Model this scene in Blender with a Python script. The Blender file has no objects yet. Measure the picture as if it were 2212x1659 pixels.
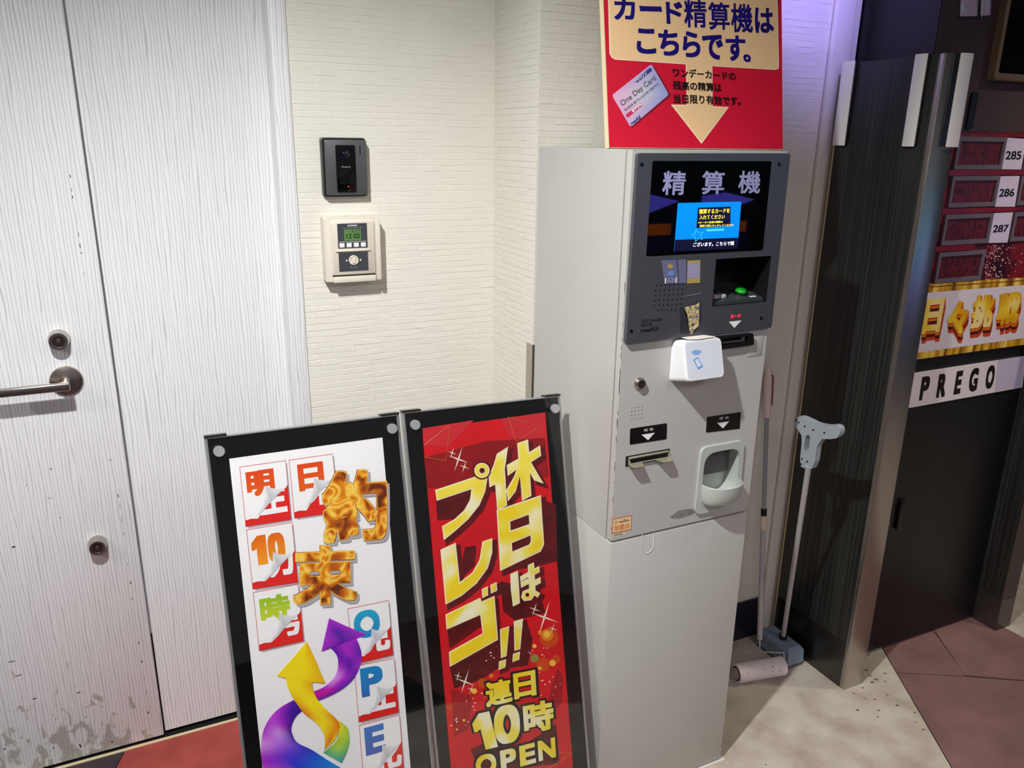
import bpy, bmesh, math, random
from mathutils import Vector, Matrix
random.seed(7)
scene = bpy.context.scene
COL = scene.collection

# ------------------------------------------------------------------ camera
W, H = 2212, 1659
F, PITCH, YAW, ROLL, CH = 1719.74, .2974, .4479, .0143, 1.6
fw = Vector((math.sin(YAW)*math.cos(PITCH), math.cos(YAW)*math.cos(PITCH), -math.sin(PITCH)))
rt0 = Vector((math.cos(YAW), -math.sin(YAW), 0)); up0 = rt0.cross(fw)
rt = math.cos(ROLL)*rt0 + math.sin(ROLL)*up0
up = -math.sin(ROLL)*rt0 + math.cos(ROLL)*up0
CAM = Vector((0, 0, CH))
cd = bpy.data.cameras.new('camera'); cam = bpy.data.objects.new('camera', cd); COL.objects.link(cam)
cd.sensor_width = 36; cd.lens = F/W*36; cd.clip_start = .02
cam.matrix_world = Matrix(((rt.x, up.x, -fw.x, 0), (rt.y, up.y, -fw.y, 0), (rt.z, up.z, -fw.z, CH), (0, 0, 0, 1)))
scene.camera = cam

# ------------------------------------------------------------------ world, lights, exposure
wd = bpy.data.worlds.new('hall_ambience'); scene.world = wd; wd.use_nodes = True
wd.node_tree.nodes['Background'].inputs[0].default_value = (.60, .55, .60, 1)
wd.node_tree.nodes['Background'].inputs[1].default_value = .24
def lamp(name, kind, loc, power, col, size=.03, aim=None, angle=150, blend=.5, shape=None, sy=None):
    l = bpy.data.lights.new(name, kind); l.energy = power; l.color = col
    o = bpy.data.objects.new(name, l); COL.objects.link(o); o.location = loc
    if kind == 'AREA':
        l.size = size
        if sy: l.shape = 'RECTANGLE'; l.size_y = sy
    else: l.shadow_soft_size = size
    if kind == 'SPOT': l.spot_size = math.radians(angle); l.spot_blend = blend
    if aim is not None: o.rotation_euler = (Vector(aim)-Vector(loc)).to_track_quat('-Z', 'Y').to_euler()
    return o
KEY = (-.20, .68, 2.56)
lamp('downlight_key', 'SPOT', KEY, 215, (.985, .99, .965), .028, (.50, 1.25, .1), 116, .9)
lamp('downlight_side', 'SPOT', (-1.9, .75, 2.56), 75, (1, .96, .91), .03, (-1.7, .9, 0), 130, .6)
lamp('downlight_aisle', 'SPOT', (2.95, .75, 2.56), 60, (1, .86, .66), .05, (2.95, 1.1, 0), 110, .6)
lamp('violet_led', 'SPOT', (1.52, 1.25, 2.56), 60, (.36, .28, 1), .05, (1.69, 1.76, 2.06), 38, .9)
lamp('hall_fill', 'AREA', (-.7, -1.3, 2.60), 21, (1, .93, .95), .9, (-.7, -1.3, 0), sy=.9)  # pair of soft fill lights added behind the camera, no fixture there
lamp('hall_fill', 'AREA', (1.5, -1.2, 2.60), 21, (1, .92, .95), .9, (1.5, -1.2, 0), sy=.9)
vs = scene.view_settings
vs.view_transform = 'Standard'; vs.look = 'None'; vs.gamma = 1; vs.exposure = 0; vs.use_curve_mapping = False

# ------------------------------------------------------------------ helpers: pixels to places
class Plane:
    def __init__(s, o, n): s.o = Vector(o); s.n = Vector(n).normalized()
def ray(x, y): return fw + rt*((x-W/2)/F) - up*((y-H/2)/F)
def P(pl, x, y, off=0.):
    d = ray(x, y); t = (pl.o-CAM).dot(pl.n)/d.dot(pl.n)
    return CAM + d*t + pl.n*off
YM, XL, XR, ZT, ZP, DM = 1.3414, .8951, 1.286, 1.586, .7419, .392
YD, YB, YW, YC, YS, XP = 2.067, 2.005, 1.76, 1.51, 1.414, 1.8243
FRONT = Plane((0, YM, 0), (0, -1, 0)); SIDE = Plane((XL, 0, 0), (-1, 0, 0))
DOORP = Plane((0, YD, 0), (0, -1, 0)); BRICKP = Plane((0, YB, 0), (0, -1, 0))
CABP = Plane((0, YC, 0), (0, -1, 0)); PARTP = Plane((XP, 0, 0), (-1, 0, 0)); STEELP = Plane((0, YS, 0), (0, -1, 0))
FLOORP = Plane((0, 0, 0), (0, 0, 1)); WALLP = Plane((0, YW, 0), (0, -1, 0))

# ------------------------------------------------------------------ helpers: materials
def lin(c):
    return tuple(((v/255)/12.92 if v/255 <= .04045 else ((v/255+.055)/1.055)**2.4) for v in c) + (1,)
MATS = {}
def mat(name, c, r=.5, m=0., spec=.5, coat=0., em=0., bump=0., bscale=200., var=0., vscale=6., trans=0.):
    if name in MATS: return MATS[name]
    mt = bpy.data.materials.new(name); mt.use_nodes = True; nt = mt.node_tree; b = nt.nodes['Principled BSDF']
    col = lin(c); b.inputs['Base Color'].default_value = col; b.inputs['Roughness'].default_value = r
    b.inputs['Metallic'].default_value = m; b.inputs['Specular IOR Level'].default_value = spec
    b.inputs['Coat Weight'].default_value = coat; b.inputs['Coat Roughness'].default_value = .04
    if em: b.inputs['Emission Color'].default_value = col; b.inputs['Emission Strength'].default_value = em
    if trans: b.inputs['Transmission Weight'].default_value = trans
    if var or bump:
        tc = nt.nodes.new('ShaderNodeTexCoord')
    if var:
        n = nt.nodes.new('ShaderNodeTexNoise'); n.inputs['Scale'].default_value = vscale; n.inputs['Detail'].default_value = 5
        nt.links.new(tc.outputs['Object'], n.inputs['Vector'])
        rp = nt.nodes.new('ShaderNodeValToRGB'); e = rp.color_ramp.elements
        e[0].position = .3; e[1].position = .7
        e[0].color = tuple(v*(1-var) for v in col[:3])+(1,); e[1].color = tuple(min(1, v*(1+var)) for v in col[:3])+(1,)
        nt.links.new(n.outputs['Fac'], rp.inputs['Fac']); nt.links.new(rp.outputs['Color'], b.inputs['Base Color'])
    if bump:
        n = nt.nodes.new('ShaderNodeTexNoise'); n.inputs['Scale'].default_value = bscale; n.inputs['Detail'].default_value = 3
        nt.links.new(tc.outputs['Object'], n.inputs['Vector'])
        bp = nt.nodes.new('ShaderNodeBump'); bp.inputs['Strength'].default_value = bump; bp.inputs['Distance'].default_value = .002
        nt.links.new(n.outputs['Fac'], bp.inputs['Height']); nt.links.new(bp.outputs['Normal'], b.inputs['Normal'])
    MATS[name] = mt; return mt
def ramp_mat(name, stops, scale=(1, 1, 1), nscale=5., detail=3., r=.4, dist=0., coat=0., spec=.5, bump=0., m=0., rot=(0, 0, 0)):
    """noise through a colour ramp in object space, stretched by scale"""
    if name in MATS: return MATS[name]
    mt = bpy.data.materials.new(name); mt.use_nodes = True; nt = mt.node_tree; b = nt.nodes['Principled BSDF']
    tc = nt.nodes.new('ShaderNodeTexCoord'); mp = nt.nodes.new('ShaderNodeMapping'); mp.inputs['Scale'].default_value = scale; mp.inputs['Rotation'].default_value = rot
    n = nt.nodes.new('ShaderNodeTexNoise'); n.inputs['Scale'].default_value = nscale; n.inputs['Detail'].default_value = detail; n.inputs['Distortion'].default_value = dist
    rp = nt.nodes.new('ShaderNodeValToRGB'); cr = rp.color_ramp
    while len(cr.elements) < len(stops): cr.elements.new(.5)
    for e, (p, c) in zip(cr.elements, stops): e.position = p; e.color = lin(c)
    nt.links.new(tc.outputs['Object'], mp.inputs['Vector']); nt.links.new(mp.outputs['Vector'], n.inputs['Vector'])
    nt.links.new(n.outputs['Fac'], rp.inputs['Fac']); nt.links.new(rp.outputs['Color'], b.inputs['Base Color'])
    b.inputs['Roughness'].default_value = r; b.inputs['Coat Weight'].default_value = coat; b.inputs['Specular IOR Level'].default_value = spec; b.inputs['Metallic'].default_value = m
    if bump:
        bp = nt.nodes.new('ShaderNodeBump'); bp.inputs['Strength'].default_value = bump; bp.inputs['Distance'].default_value = .001
        nt.links.new(n.outputs['Fac'], bp.inputs['Height']); nt.links.new(bp.outputs['Normal'], b.inputs['Normal'])
    MATS[name] = mt; return mt
def attr_mat(name, r=.35, em=0.):
    if name in MATS: return MATS[name]
    mt = bpy.data.materials.new(name); mt.use_nodes = True; nt = mt.node_tree; b = nt.nodes['Principled BSDF']
    a = nt.nodes.new('ShaderNodeAttribute'); a.attribute_name = 'ink'
    nt.links.new(a.outputs['Color'], b.inputs['Base Color']); b.inputs['Roughness'].default_value = r
    MATS[name] = mt; return mt
def pane_mat(name, tint=(255, 255, 255), refl=1.0, rough=.02, haze=0.):
    if name in MATS: return MATS[name]
    mt = bpy.data.materials.new(name); mt.use_nodes = True; nt = mt.node_tree
    for n in list(nt.nodes): nt.nodes.remove(n)
    out = nt.nodes.new('ShaderNodeOutputMaterial'); tr = nt.nodes.new('ShaderNodeBsdfTransparent'); gl = nt.nodes.new('ShaderNodeBsdfGlossy')
    tr.inputs['Color'].default_value = lin(tint); gl.inputs['Roughness'].default_value = rough
    lw = nt.nodes.new('ShaderNodeLayerWeight'); lw.inputs['Blend'].default_value = .5
    pw = nt.nodes.new('ShaderNodeMath'); pw.operation = 'POWER'; pw.inputs[1].default_value = 4.5; nt.links.new(lw.outputs['Facing'], pw.inputs[0])
    fr = nt.nodes.new('ShaderNodeMath'); fr.operation = 'MULTIPLY_ADD'; fr.inputs[1].default_value = .94; fr.inputs[2].default_value = .04; nt.links.new(pw.outputs[0], fr.inputs[0])
    mx = nt.nodes.new('ShaderNodeMixShader')
    ml = nt.nodes.new('ShaderNodeMath'); ml.operation = 'MULTIPLY_ADD'; ml.inputs[1].default_value = refl; ml.inputs[2].default_value = haze
    nt.links.new(fr.outputs[0], ml.inputs[0]); nt.links.new(ml.outputs[0], mx.inputs['Fac'])
    nt.links.new(tr.outputs[0], mx.inputs[1]); nt.links.new(gl.outputs[0], mx.inputs[2]); nt.links.new(mx.outputs[0], out.inputs['Surface'])
    MATS[name] = mt; return mt

# ------------------------------------------------------------------ helpers: objects
WO = {}
def put(o, parent, origin):
    COL.objects.link(o)
    if parent is not None:
        o.parent = parent; WO[o.name] = WO[parent.name]
    else:
        o.location = origin; WO[o.name] = Vector(origin)
    return o
def thing(name, label, cat, loc, group=None, kind=None):
    o = bpy.data.objects.new(name, None); o.empty_display_size = .05; put(o, None, Vector(loc))
    if label: o['label'] = label
    if cat: o['category'] = cat
    if group: o['group'] = group
    if kind: o['kind'] = kind
    return o
def tag(o, label=None, cat=None, group=None, kind=None):
    if label: o['label'] = label
    if cat: o['category'] = cat
    if group: o['group'] = group
    if kind: o['kind'] = kind
    return o
def make(name, verts, faces, m, parent=None, smooth=False, inks=None, angle=40):
    verts = [Vector(v) for v in verts]
    if parent is not None: og = WO[parent.name]
    else:
        og = Vector((sum(v.x for v in verts)/len(verts), sum(v.y for v in verts)/len(verts), min(v.z for v in verts)))
    me = bpy.data.meshes.new(name); me.from_pydata([v-og for v in verts], [], faces); me.update()
    bm = bmesh.new(); bm.from_mesh(me)
    if inks is None: bmesh.ops.remove_doubles(bm, verts=bm.verts, dist=1e-6)
    bmesh.ops.recalc_face_normals(bm, faces=bm.faces); bm.to_mesh(me); bm.free()
    if smooth:
        for p in me.polygons: p.use_smooth = True
        me.set_sharp_from_angle(angle=math.radians(angle))
    if inks is not None:
        a = me.color_attributes.new('ink', 'FLOAT_COLOR', 'POINT')
        for i, c in enumerate(inks): a.data[i].color = lin(c)
    me.materials.append(m)
    return put(bpy.data.objects.new(name, me), parent, og)
def from_bm(name, bm, m, parent=None, smooth=False, angle=40):
    bm.verts.ensure_lookup_table(); bm.verts.index_update()
    vs_ = [v.co.copy() for v in bm.verts]; fs = [[v.index for v in f.verts] for f in bm.faces]; bm.free()
    return make(name, vs_, fs, m, parent, smooth, None, angle)
def box(name, x0, x1, y0, y1, z0, z1, m, parent=None, bev=0., seg=2):
    bm = bmesh.new(); bmesh.ops.create_cube(bm, size=1)
    for v in bm.verts: v.co = Vector((x0+(v.co.x+.5)*(x1-x0), y0+(v.co.y+.5)*(y1-y0), z0+(v.co.z+.5)*(z1-z0)))
    if bev: bmesh.ops.bevel(bm, geom=bm.edges[:], offset=bev, segments=seg, affect='EDGES', profile=.5)
    return from_bm(name, bm, m, parent, bool(bev))
def poly(name, pl, px, m, parent=None, off=0., thick=0., bev=0.):
    """outline in photograph pixels laid on its plane; thick > 0 gives it a body behind the front face"""
    return solid(name, [P(pl, x, y, off) for x, y in px], pl.n, thick, m, parent, bev)
def solid(name, pts, n, thick, m, parent=None, bev=0.):
    bm = bmesh.new(); vs_ = [bm.verts.new(p) for p in pts]; f = bm.faces.new(vs_)
    if thick:
        r = bmesh.ops.extrude_face_region(bm, geom=[f])
        for e in r['geom']:
            if isinstance(e, bmesh.types.BMVert): e.co = e.co - n*thick
        if bev:
            fr = set(vs_)
            ed = [e for e in bm.edges if e.verts[0] in fr and e.verts[1] in fr]
            bmesh.ops.bevel(bm, geom=ed, offset=bev, segments=2, affect='EDGES', profile=.5)
    bmesh.ops.triangulate(bm, faces=[f for f in bm.faces if len(f.verts) > 4])
    return from_bm(name, bm, m, parent, bool(bev))
def rounded(corners, r, seg=5):
    """round the corners of a polygon of 3D points"""
    out = []; n = len(corners)
    for i in range(n):
        p = Vector(corners[i]); a = Vector(corners[i-1])-p; b = Vector(corners[(i+1) % n])-p
        rr = min(r, a.length*.45, b.length*.45); a = p+a.normalized()*rr; b = p+b.normalized()*rr
        for k in range(seg+1):
            t = k/seg; out.append(a*(1-t)**2+p*2*t*(1-t)+b*t*t)
    return out
def quad(pl, px, off=0.): return [P(pl, x, y, off) for x, y in px]
def loft(name, rings, m, parent=None, cap0=True, cap1=True, smooth=True, angle=40):
    n = len(rings[0]); vs_ = [p for r in rings for p in r]; fs = []
    for i in range(len(rings)-1):
        for k in range(n): fs.append([i*n+k, i*n+(k+1) % n, (i+1)*n+(k+1) % n, (i+1)*n+k])
    if cap0: fs.append(list(range(n))[::-1])
    if cap1: fs.append([(len(rings)-1)*n+k for k in range(n)])
    return make(name, vs_, fs, m, parent, smooth, None, angle)
def ring(c, ax, r, n=24, up_=None, ry=None):
    ax = Vector(ax).normalized(); u = ax.orthogonal().normalized() if up_ is None else (Vector(up_)-ax*Vector(up_).dot(ax)).normalized()
    v = ax.cross(u); ry = r if ry is None else ry
    return [Vector(c)+u*(r*math.cos(2*math.pi*k/n))+v*(ry*math.sin(2*math.pi*k/n)) for k in range(n)]
def lathe(name, c, ax, prof, m, parent=None, n=28, angle=40):
    ax = Vector(ax).normalized(); return loft(name, [ring(Vector(c)+ax*d, ax, max(r, 1e-4), n) for d, r in prof], m, parent, angle=angle)
def tube(name, pts, rad, m, parent=None, n=14):
    pts = [Vector(p) for p in pts]; rs = rad if isinstance(rad, (list, tuple)) else [rad]*len(pts); rings = []
    ref = None
    for i, p in enumerate(pts):
        t = ((pts[i+1]-p) if i < len(pts)-1 else (p-pts[i-1])).normalized()
        if 0 < i < len(pts)-1: t = ((pts[i+1]-p).normalized()+(p-pts[i-1]).normalized()).normalized()
        u = t.orthogonal().normalized() if ref is None else (ref-t*ref.dot(t)).normalized(); ref = u
        v = t.cross(u); rings.append([p+u*(rs[i]*math.cos(2*math.pi*k/n))+v*(rs[i]*math.sin(2*math.pi*k/n)) for k in range(n)])
    return loft(name, rings, m, parent)
GL = {}
def hand_one(): return [Vector((x, y, 0)) for x, y in ((0, .56), (0, .74), (.26, 1), (.50, 1), (.50, 0), (.20, 0), (.20, .68))], [[0, 1, 2, 6], [2, 3, 4, 5, 6]]
def hand_bang(): return [Vector((x, y, 0)) for x, y in ((0, 1.), (.30, 1.), (.24, .28), (.06, .28), (.03, 0), (.27, 0), (.27, .18), (.03, .18))], [[0, 1, 2, 3], [4, 5, 6, 7]]
def hand_ten():
    v, f = hand_one(); n = len(v); N = 28
    for k in range(N):
        c, s_ = math.cos(2*math.pi*k/N), math.sin(2*math.pi*k/N); e = lambda a: math.copysign(abs(a)**.75, a)
        v += [Vector((.94+.30*e(c), .5+.5*e(s_), 0)), Vector((.94+.10*e(c), .5+.32*e(s_), 0))]
    for k in range(N): a = n+2*k; b = n+2*((k+1) % N); f.append([a, b, b+1, a+1])
    return v, f
HAND = {'1': hand_one, '!': hand_bang, '10': hand_ten}
def glyph(s, bold):
    key = (s, bold)
    if key in GL: return GL[key]
    cu = bpy.data.curves.new('t', 'FONT'); cu.body = s; cu.size = 1; cu.resolution_u = 6; cu.fill_mode = 'FRONT'
    ob = bpy.data.objects.new('t', cu); me = bpy.data.meshes.new_from_object(ob)
    v = [x.co.copy() for x in me.vertices]; f = [list(p.vertices) for p in me.polygons]
    bpy.data.objects.remove(ob); bpy.data.curves.remove(cu); bpy.data.meshes.remove(me)
    if s in HAND: v, f = HAND[s]()
    if bold:                                            # heavier strokes: the outline swept round a small square, each copy a hair further forward
        v0, f0, v, f = v, f, [], []; b2 = bold*.92; q_ = (-1, -.5, 0, .5, 1) if bold > .018 else (-1, 0, 1)
        for k, (dx_, dy_) in enumerate([(a, b) for a in q_ for b in q_ if max(abs(a), abs(b)) == 1]+[(0, 0)]):
            d = Vector((dx_*b2, dy_*b2, k*8e-6)); b_ = len(v)
            v += [p+d for p in v0]; f += [[i+b_ for i in q] for q in f0]
    GL[key] = (v, f); return GL[key]
def text(name, pl, s, tl, tr, bl, m, parent, off=.0006, bold=.0, box0=None, grow=0., inks=None):
    """letters fitted to a parallelogram given in pixels (top left, top right, bottom left)"""
    v, f = glyph(s, bold)
    if not v: return None
    rv = glyph(s, box0)[0] if box0 is not None else v
    x0 = min(p.x for p in rv); x1 = max(p.x for p in rv); y0 = min(p.y for p in rv); y1 = max(p.y for p in rv)
    A, B, Cc = (P(pl, *q, off) if len(q) == 2 else Vector(q) for q in (tl, tr, bl))
    out = []; ik = []
    for p in v:
        s_ = (p.x-x0)/(x1-x0); t_ = (y1-p.y)/max(1e-6, y1-y0); out.append(A+(B-A)*s_+(Cc-A)*t_+pl.n*p.z)
        if inks: ik.append(tuple(inks[0][k]*(1-t_)+inks[1][k]*t_ for k in range(3)))
    return make(name, out, f, m, parent, inks=ik if inks else None)
def plate(name, pl, outer, holes, thick, m, parent=None, off=0.):
    """solid plate with holes; outlines are 3D points on a plane"""
    n = pl.n; u = Vector((0, 0, 1)).cross(n).normalized() if abs(n.z) < .9 else Vector((1, 0, 0)); v = n.cross(u); o = pl.o
    cu = bpy.data.curves.new('p', 'CURVE'); cu.dimensions = '2D'; cu.fill_mode = 'BOTH'; cu.extrude = thick/2
    for loop in [outer]+holes:
        sp = cu.splines.new('POLY'); sp.points.add(len(loop)-1); sp.use_cyclic_u = True
        for q, p in zip(sp.points, loop): d = Vector(p)-o; q.co = (d.dot(u), d.dot(v), 0, 1)
    ob = bpy.data.objects.new('p', cu); me = bpy.data.meshes.new_from_object(ob)
    vv = [o+u*p.co.x+v*p.co.y+n*(p.co.z-thick/2+off) for p in me.vertices]; ff = [list(p.vertices) for p in me.polygons]
    bpy.data.objects.remove(ob); bpy.data.curves.remove(cu); bpy.data.meshes.remove(me)
    return make(name, vv, ff, m, parent)
def chaikin(p, n=2):
    for _ in range(n):
        q = []
        for i in range(len(p)):
            a, b = p[i], p[(i+1) % len(p)]; q += [tuple(a[k]*.75+b[k]*.25 for k in (0, 1)), tuple(a[k]*.25+b[k]*.75 for k in (0, 1))]
        p = q
    return p
def catmull(rows, n=4):
    out = []; N = len(rows); g = lambda i: rows[max(0, min(N-1, i))]
    for i in range(N-1):
        p0, p1, p2, p3 = g(i-1), g(i), g(i+1), g(i+2)
        for k in range(n):
            t = k/n; out.append(tuple(.5*(2*b+(c-a)*t+(2*a-5*b+4*c-d)*t*t+(3*b-a-3*c+d)*t**3) for a, b, c, d in zip(p0, p1, p2, p3)))
    return out+[rows[-1]]
def zm(x0, y0, s): return lambda X, Y: (x0+X*s, y0+Y*s)

# ------------------------------------------------------------------ shared materials
M_ivory = mat('machine_paint', (187, 186, 182), .38, bump=.05, bscale=900, var=.02, vscale=9)
M_steel = mat('brushed_steel', (190, 184, 178), .32, 1., bump=.05, bscale=400)
M_chrome = mat('satin_nickel', (186, 178, 170), .25, 1.)
M_alu = mat('aluminium_edge', (190, 192, 194), .35, .8)
M_black = mat('black_plastic', (14, 14, 15), .35)
M_gap = mat('dark_gap', (8, 7, 7), .9)
M_white = mat('white_plastic', (236, 236, 238), .4)
M_paper = mat('white_print', (246, 246, 246), .4)
M_ink = mat('black_print', (10, 9, 10), .4)
# white laminate with fine wavering vertical grey lines
def laminate(name, ox, scuff):
    mt = bpy.data.materials.new(name); mt.use_nodes = True; nt = mt.node_tree; b = nt.nodes['Principled BSDF']
    tc = nt.nodes.new('ShaderNodeTexCoord'); L = nt.links.new
    def noise(scale, det, sx=(1, 1, 1), dist=0):
        mp = nt.nodes.new('ShaderNodeMapping'); mp.inputs['Scale'].default_value = sx; L(tc.outputs['Object'], mp.inputs['Vector'])
        n = nt.nodes.new('ShaderNodeTexNoise'); n.inputs['Scale'].default_value = scale; n.inputs['Detail'].default_value = det; n.inputs['Distortion'].default_value = dist
        L(mp.outputs['Vector'], n.inputs['Vector']); return n
    def ramp(stops, src):
        rp = nt.nodes.new('ShaderNodeValToRGB'); cr = rp.color_ramp
        while len(cr.elements) < len(stops): cr.elements.new(.5)
        for e, (p, c) in zip(cr.elements, stops): e.position = p; e.color = c if len(c) == 4 else lin(c)
        L(src, rp.inputs['Fac']); return rp
    mpw = nt.nodes.new('ShaderNodeMapping'); mpw.inputs['Scale'].default_value = (1, 1, .075); L(tc.outputs['Object'], mpw.inputs['Vector'])
    n1 = nt.nodes.new('ShaderNodeTexWave'); n1.wave_type = 'BANDS'; n1.bands_direction = 'X'
    for k_, v_ in (('Scale', 40), ('Distortion', 6), ('Detail', 1.5), ('Detail Scale', 1.6), ('Detail Roughness', .6)): n1.inputs[k_].default_value = v_
    L(mpw.outputs['Vector'], n1.inputs['Vector'])
    r1 = ramp([(.0, (199, 200, 204)), (.07, (209, 210, 213)), (.20, (231, 231, 234)), (.7, (237, 237, 240)), (1, (229, 230, 233))], n1.outputs['Fac'])
    # scuffs near the floor: rubbed patches and small chips
    sep = nt.nodes.new('ShaderNodeSeparateXYZ'); L(tc.outputs['Object'], sep.inputs[0])
    hi = nt.nodes.new('ShaderNodeMapRange'); hi.inputs[1].default_value = .0; hi.inputs[2].default_value = .36; hi.inputs[3].default_value = .25; hi.inputs[4].default_value = -.12; L(sep.outputs['Z'], hi.inputs[0])
    xm = nt.nodes.new('ShaderNodeMapRange'); xm.inputs[1].default_value = -.24-ox; xm.inputs[2].default_value = -.08-ox; xm.inputs[3].default_value = 0 if scuff else -1; xm.inputs[4].default_value = -.10 if scuff else -1; L(sep.outputs['X'], xm.inputs[0])
    n2 = noise(34, 4, (1, 1, .55), .6); ad = nt.nodes.new('ShaderNodeMath'); ad.operation = 'ADD'; L(n2.outputs['Fac'], ad.inputs[0]); L(hi.outputs[0], ad.inputs[1])
    ad2 = nt.nodes.new('ShaderNodeMath'); ad2.operation = 'ADD'; L(ad.outputs[0], ad2.inputs[0]); L(xm.outputs[0], ad2.inputs[1])
    r2 = ramp([(.665, (0, 0, 0, 1)), (.73, (.62, .62, .62, 1))], ad2.outputs[0])
    mx = nt.nodes.new('ShaderNodeMix'); mx.data_type = 'RGBA'; L(r2.outputs['Color'], mx.inputs['Factor']); L(r1.outputs['Color'], mx.inputs['A']); mx.inputs['B'].default_value = lin((150, 144, 128))
    n3 = noise(120, 2, (1, 1, .5)); ad3 = nt.nodes.new('ShaderNodeMath'); ad3.operation = 'ADD'; L(n3.outputs['Fac'], ad3.inputs[0])
    h3 = nt.nodes.new('ShaderNodeMapRange'); h3.inputs[1].default_value = .0; h3.inputs[2].default_value = .75; h3.inputs[3].default_value = .10; h3.inputs[4].default_value = -.08; L(sep.outputs['Z'], h3.inputs[0]); L(h3.outputs[0], ad3.inputs[1])
    ad4 = nt.nodes.new('ShaderNodeMath'); ad4.operation = 'ADD'; L(ad3.outputs[0], ad4.inputs[0]); L(xm.outputs[0], ad4.inputs[1])
    r3 = ramp([(.755, (0, 0, 0, 1)), (.785, (1, 1, 1, 1))], ad4.outputs[0])
    mx2 = nt.nodes.new('ShaderNodeMix'); mx2.data_type = 'RGBA'; L(r3.outputs['Color'], mx2.inputs['Factor']); L(mx.outputs['Result'], mx2.inputs['A']); mx2.inputs['B'].default_value = lin((52, 46, 48))
    L(mx2.outputs['Result'], b.inputs['Base Color']); b.inputs['Roughness'].default_value = .36
    bp = nt.nodes.new('ShaderNodeBump'); bp.inputs['Strength'].default_value = .25; bp.inputs['Distance'].default_value = .001
    L(n1.outputs['Fac'], bp.inputs['Height']); L(bp.outputs['Normal'], b.inputs['Normal'])
    return mt
M_lam = laminate('striped_white_laminate', 0, False); M_leaf = laminate('striped_white_laminate_scuffed', -.55, True)

# ================================================================== THE SETTING
XD = -.0682                                            # seam between door leaf and fixed panel
xk = P(Plane((0, 2.0, 0), (0, -1, 0)), 576, 0).x; xe = P(Plane((0, 2.0, 0), (0, -1, 0)), 616, 0).x
M_carp = mat('rose_carpet', (132, 100, 98), .95, spec=.1, bump=.5, bscale=700, var=.18, vscale=7)
M_cream = ramp_mat('cream_carpet', [(.28, (168, 156, 143)), (.45, (184, 173, 160)), (.58, (193, 184, 171)), (.75, (202, 195, 184))], nscale=12, detail=10, r=.95, spec=.1, bump=.3)
M_redc = mat('red_carpet', (158, 74, 68), .95, spec=.1, bump=.5, bscale=700, var=.14, vscale=14)
M_dark = mat('charcoal_carpet', (66, 58, 62), .95, spec=.1, bump=.5, bscale=700, var=.18, vscale=14)
floor = box('floor', -3.2, 6.8, -2.8, 2.6, -.06, -.002, M_gap); tag(floor, kind='structure')
def floor_piece(pts, m, label):
    o = solid('carpet_piece', [Vector((x, y, 0)) for x, y in pts], Vector((0, 0, 1)), .006, m, floor); o['label'] = label
    return o
def f2(x, y): p = P(FLOORP, x, y); return (p.x, p.y)
a0, a1 = f2(1905, 1400), f2(2055, 1659)
dx, dy = a1[0]-a0[0], a1[1]-a0[1]
aa = (a0[0]-dx*.6, a0[1]-dy*.6); ab = (a1[0]+dx*3.0, a1[1]+dy*3.0)
floor_piece([(.55, 2.6), (aa[0], 2.6), aa, a0, a1, ab, (.55, ab[1])], M_cream, 'cream carpet with dark spots')
s0, s1, s2, s3 = f2(2018, 1365), f2(2085, 1460), f2(2260, 1473), f2(1940, 1452)
sb = (a0[0]+dx*(s3[1]-a0[1])/dy+.004, s3[1])
floor_piece([(aa[0]+.004, aa[1]), (aa[0]+.004, 2.6), (2.60, 2.6), (2.60, 1.62), (s0[0]+.0, s0[1]+.12), s0, s1, sb, (a0[0]+.004, a0[1])], M_carp, 'rose brown carpet cut to an angled shape')
floor_piece([(s0[0]+.006, s0[1]+.11), (2.60, 1.61), (2.60, 1.0), (s2[0], s2[1]), (s1[0]+.003, s1[1]+.003), (s0[0]+.006, s0[1])], M_carp, 'rose brown carpet cut to an angled shape')
floor_piece([(sb[0]-.002, sb[1]-.0035), (s1[0], s1[1]-.004), (s2[0], s2[1]-.006), (2.60, .99), (2.60, -2.8), (ab[0]+.004, -2.8), (ab[0]+.004, ab[1]), (a1[0]+.004, a1[1])], M_carp, 'rose brown carpet cut to an angled shape')
floor_piece([(2.604, 2.6), (6.8, 2.6), (6.8, -2.8), (2.604, -2.8)], M_cream, 'pale carpet beyond the second partition')
b0, b1 = f2(275, 1600), f2(245, 1659)
k_ = (b1[0]-(b0[0]-b1[0])*6, b1[1]-(b0[1]-b1[1])*6)
floor_piece([(b0[0], b0[1]-.026), (.546, 2.04), (.546, 1.12), (k_[0], 1.12), k_], M_redc, 'red carpet in front of the door')
floor_piece([(b0[0]-.003, b0[1]-.026), (k_[0]-.003, k_[1]), (k_[0]-.003, 1.116), (.546, 1.116), (.546, -2.8), (-3.2, -2.8), (-3.2, 2.04)], M_dark, 'charcoal carpet')
st = box('threshold_strip', -3.2, .55, 2.043, 2.051, -.004, .003, mat('beige_strip', (214, 198, 160), .5), floor)
rs0 = random.Random(21)
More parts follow.
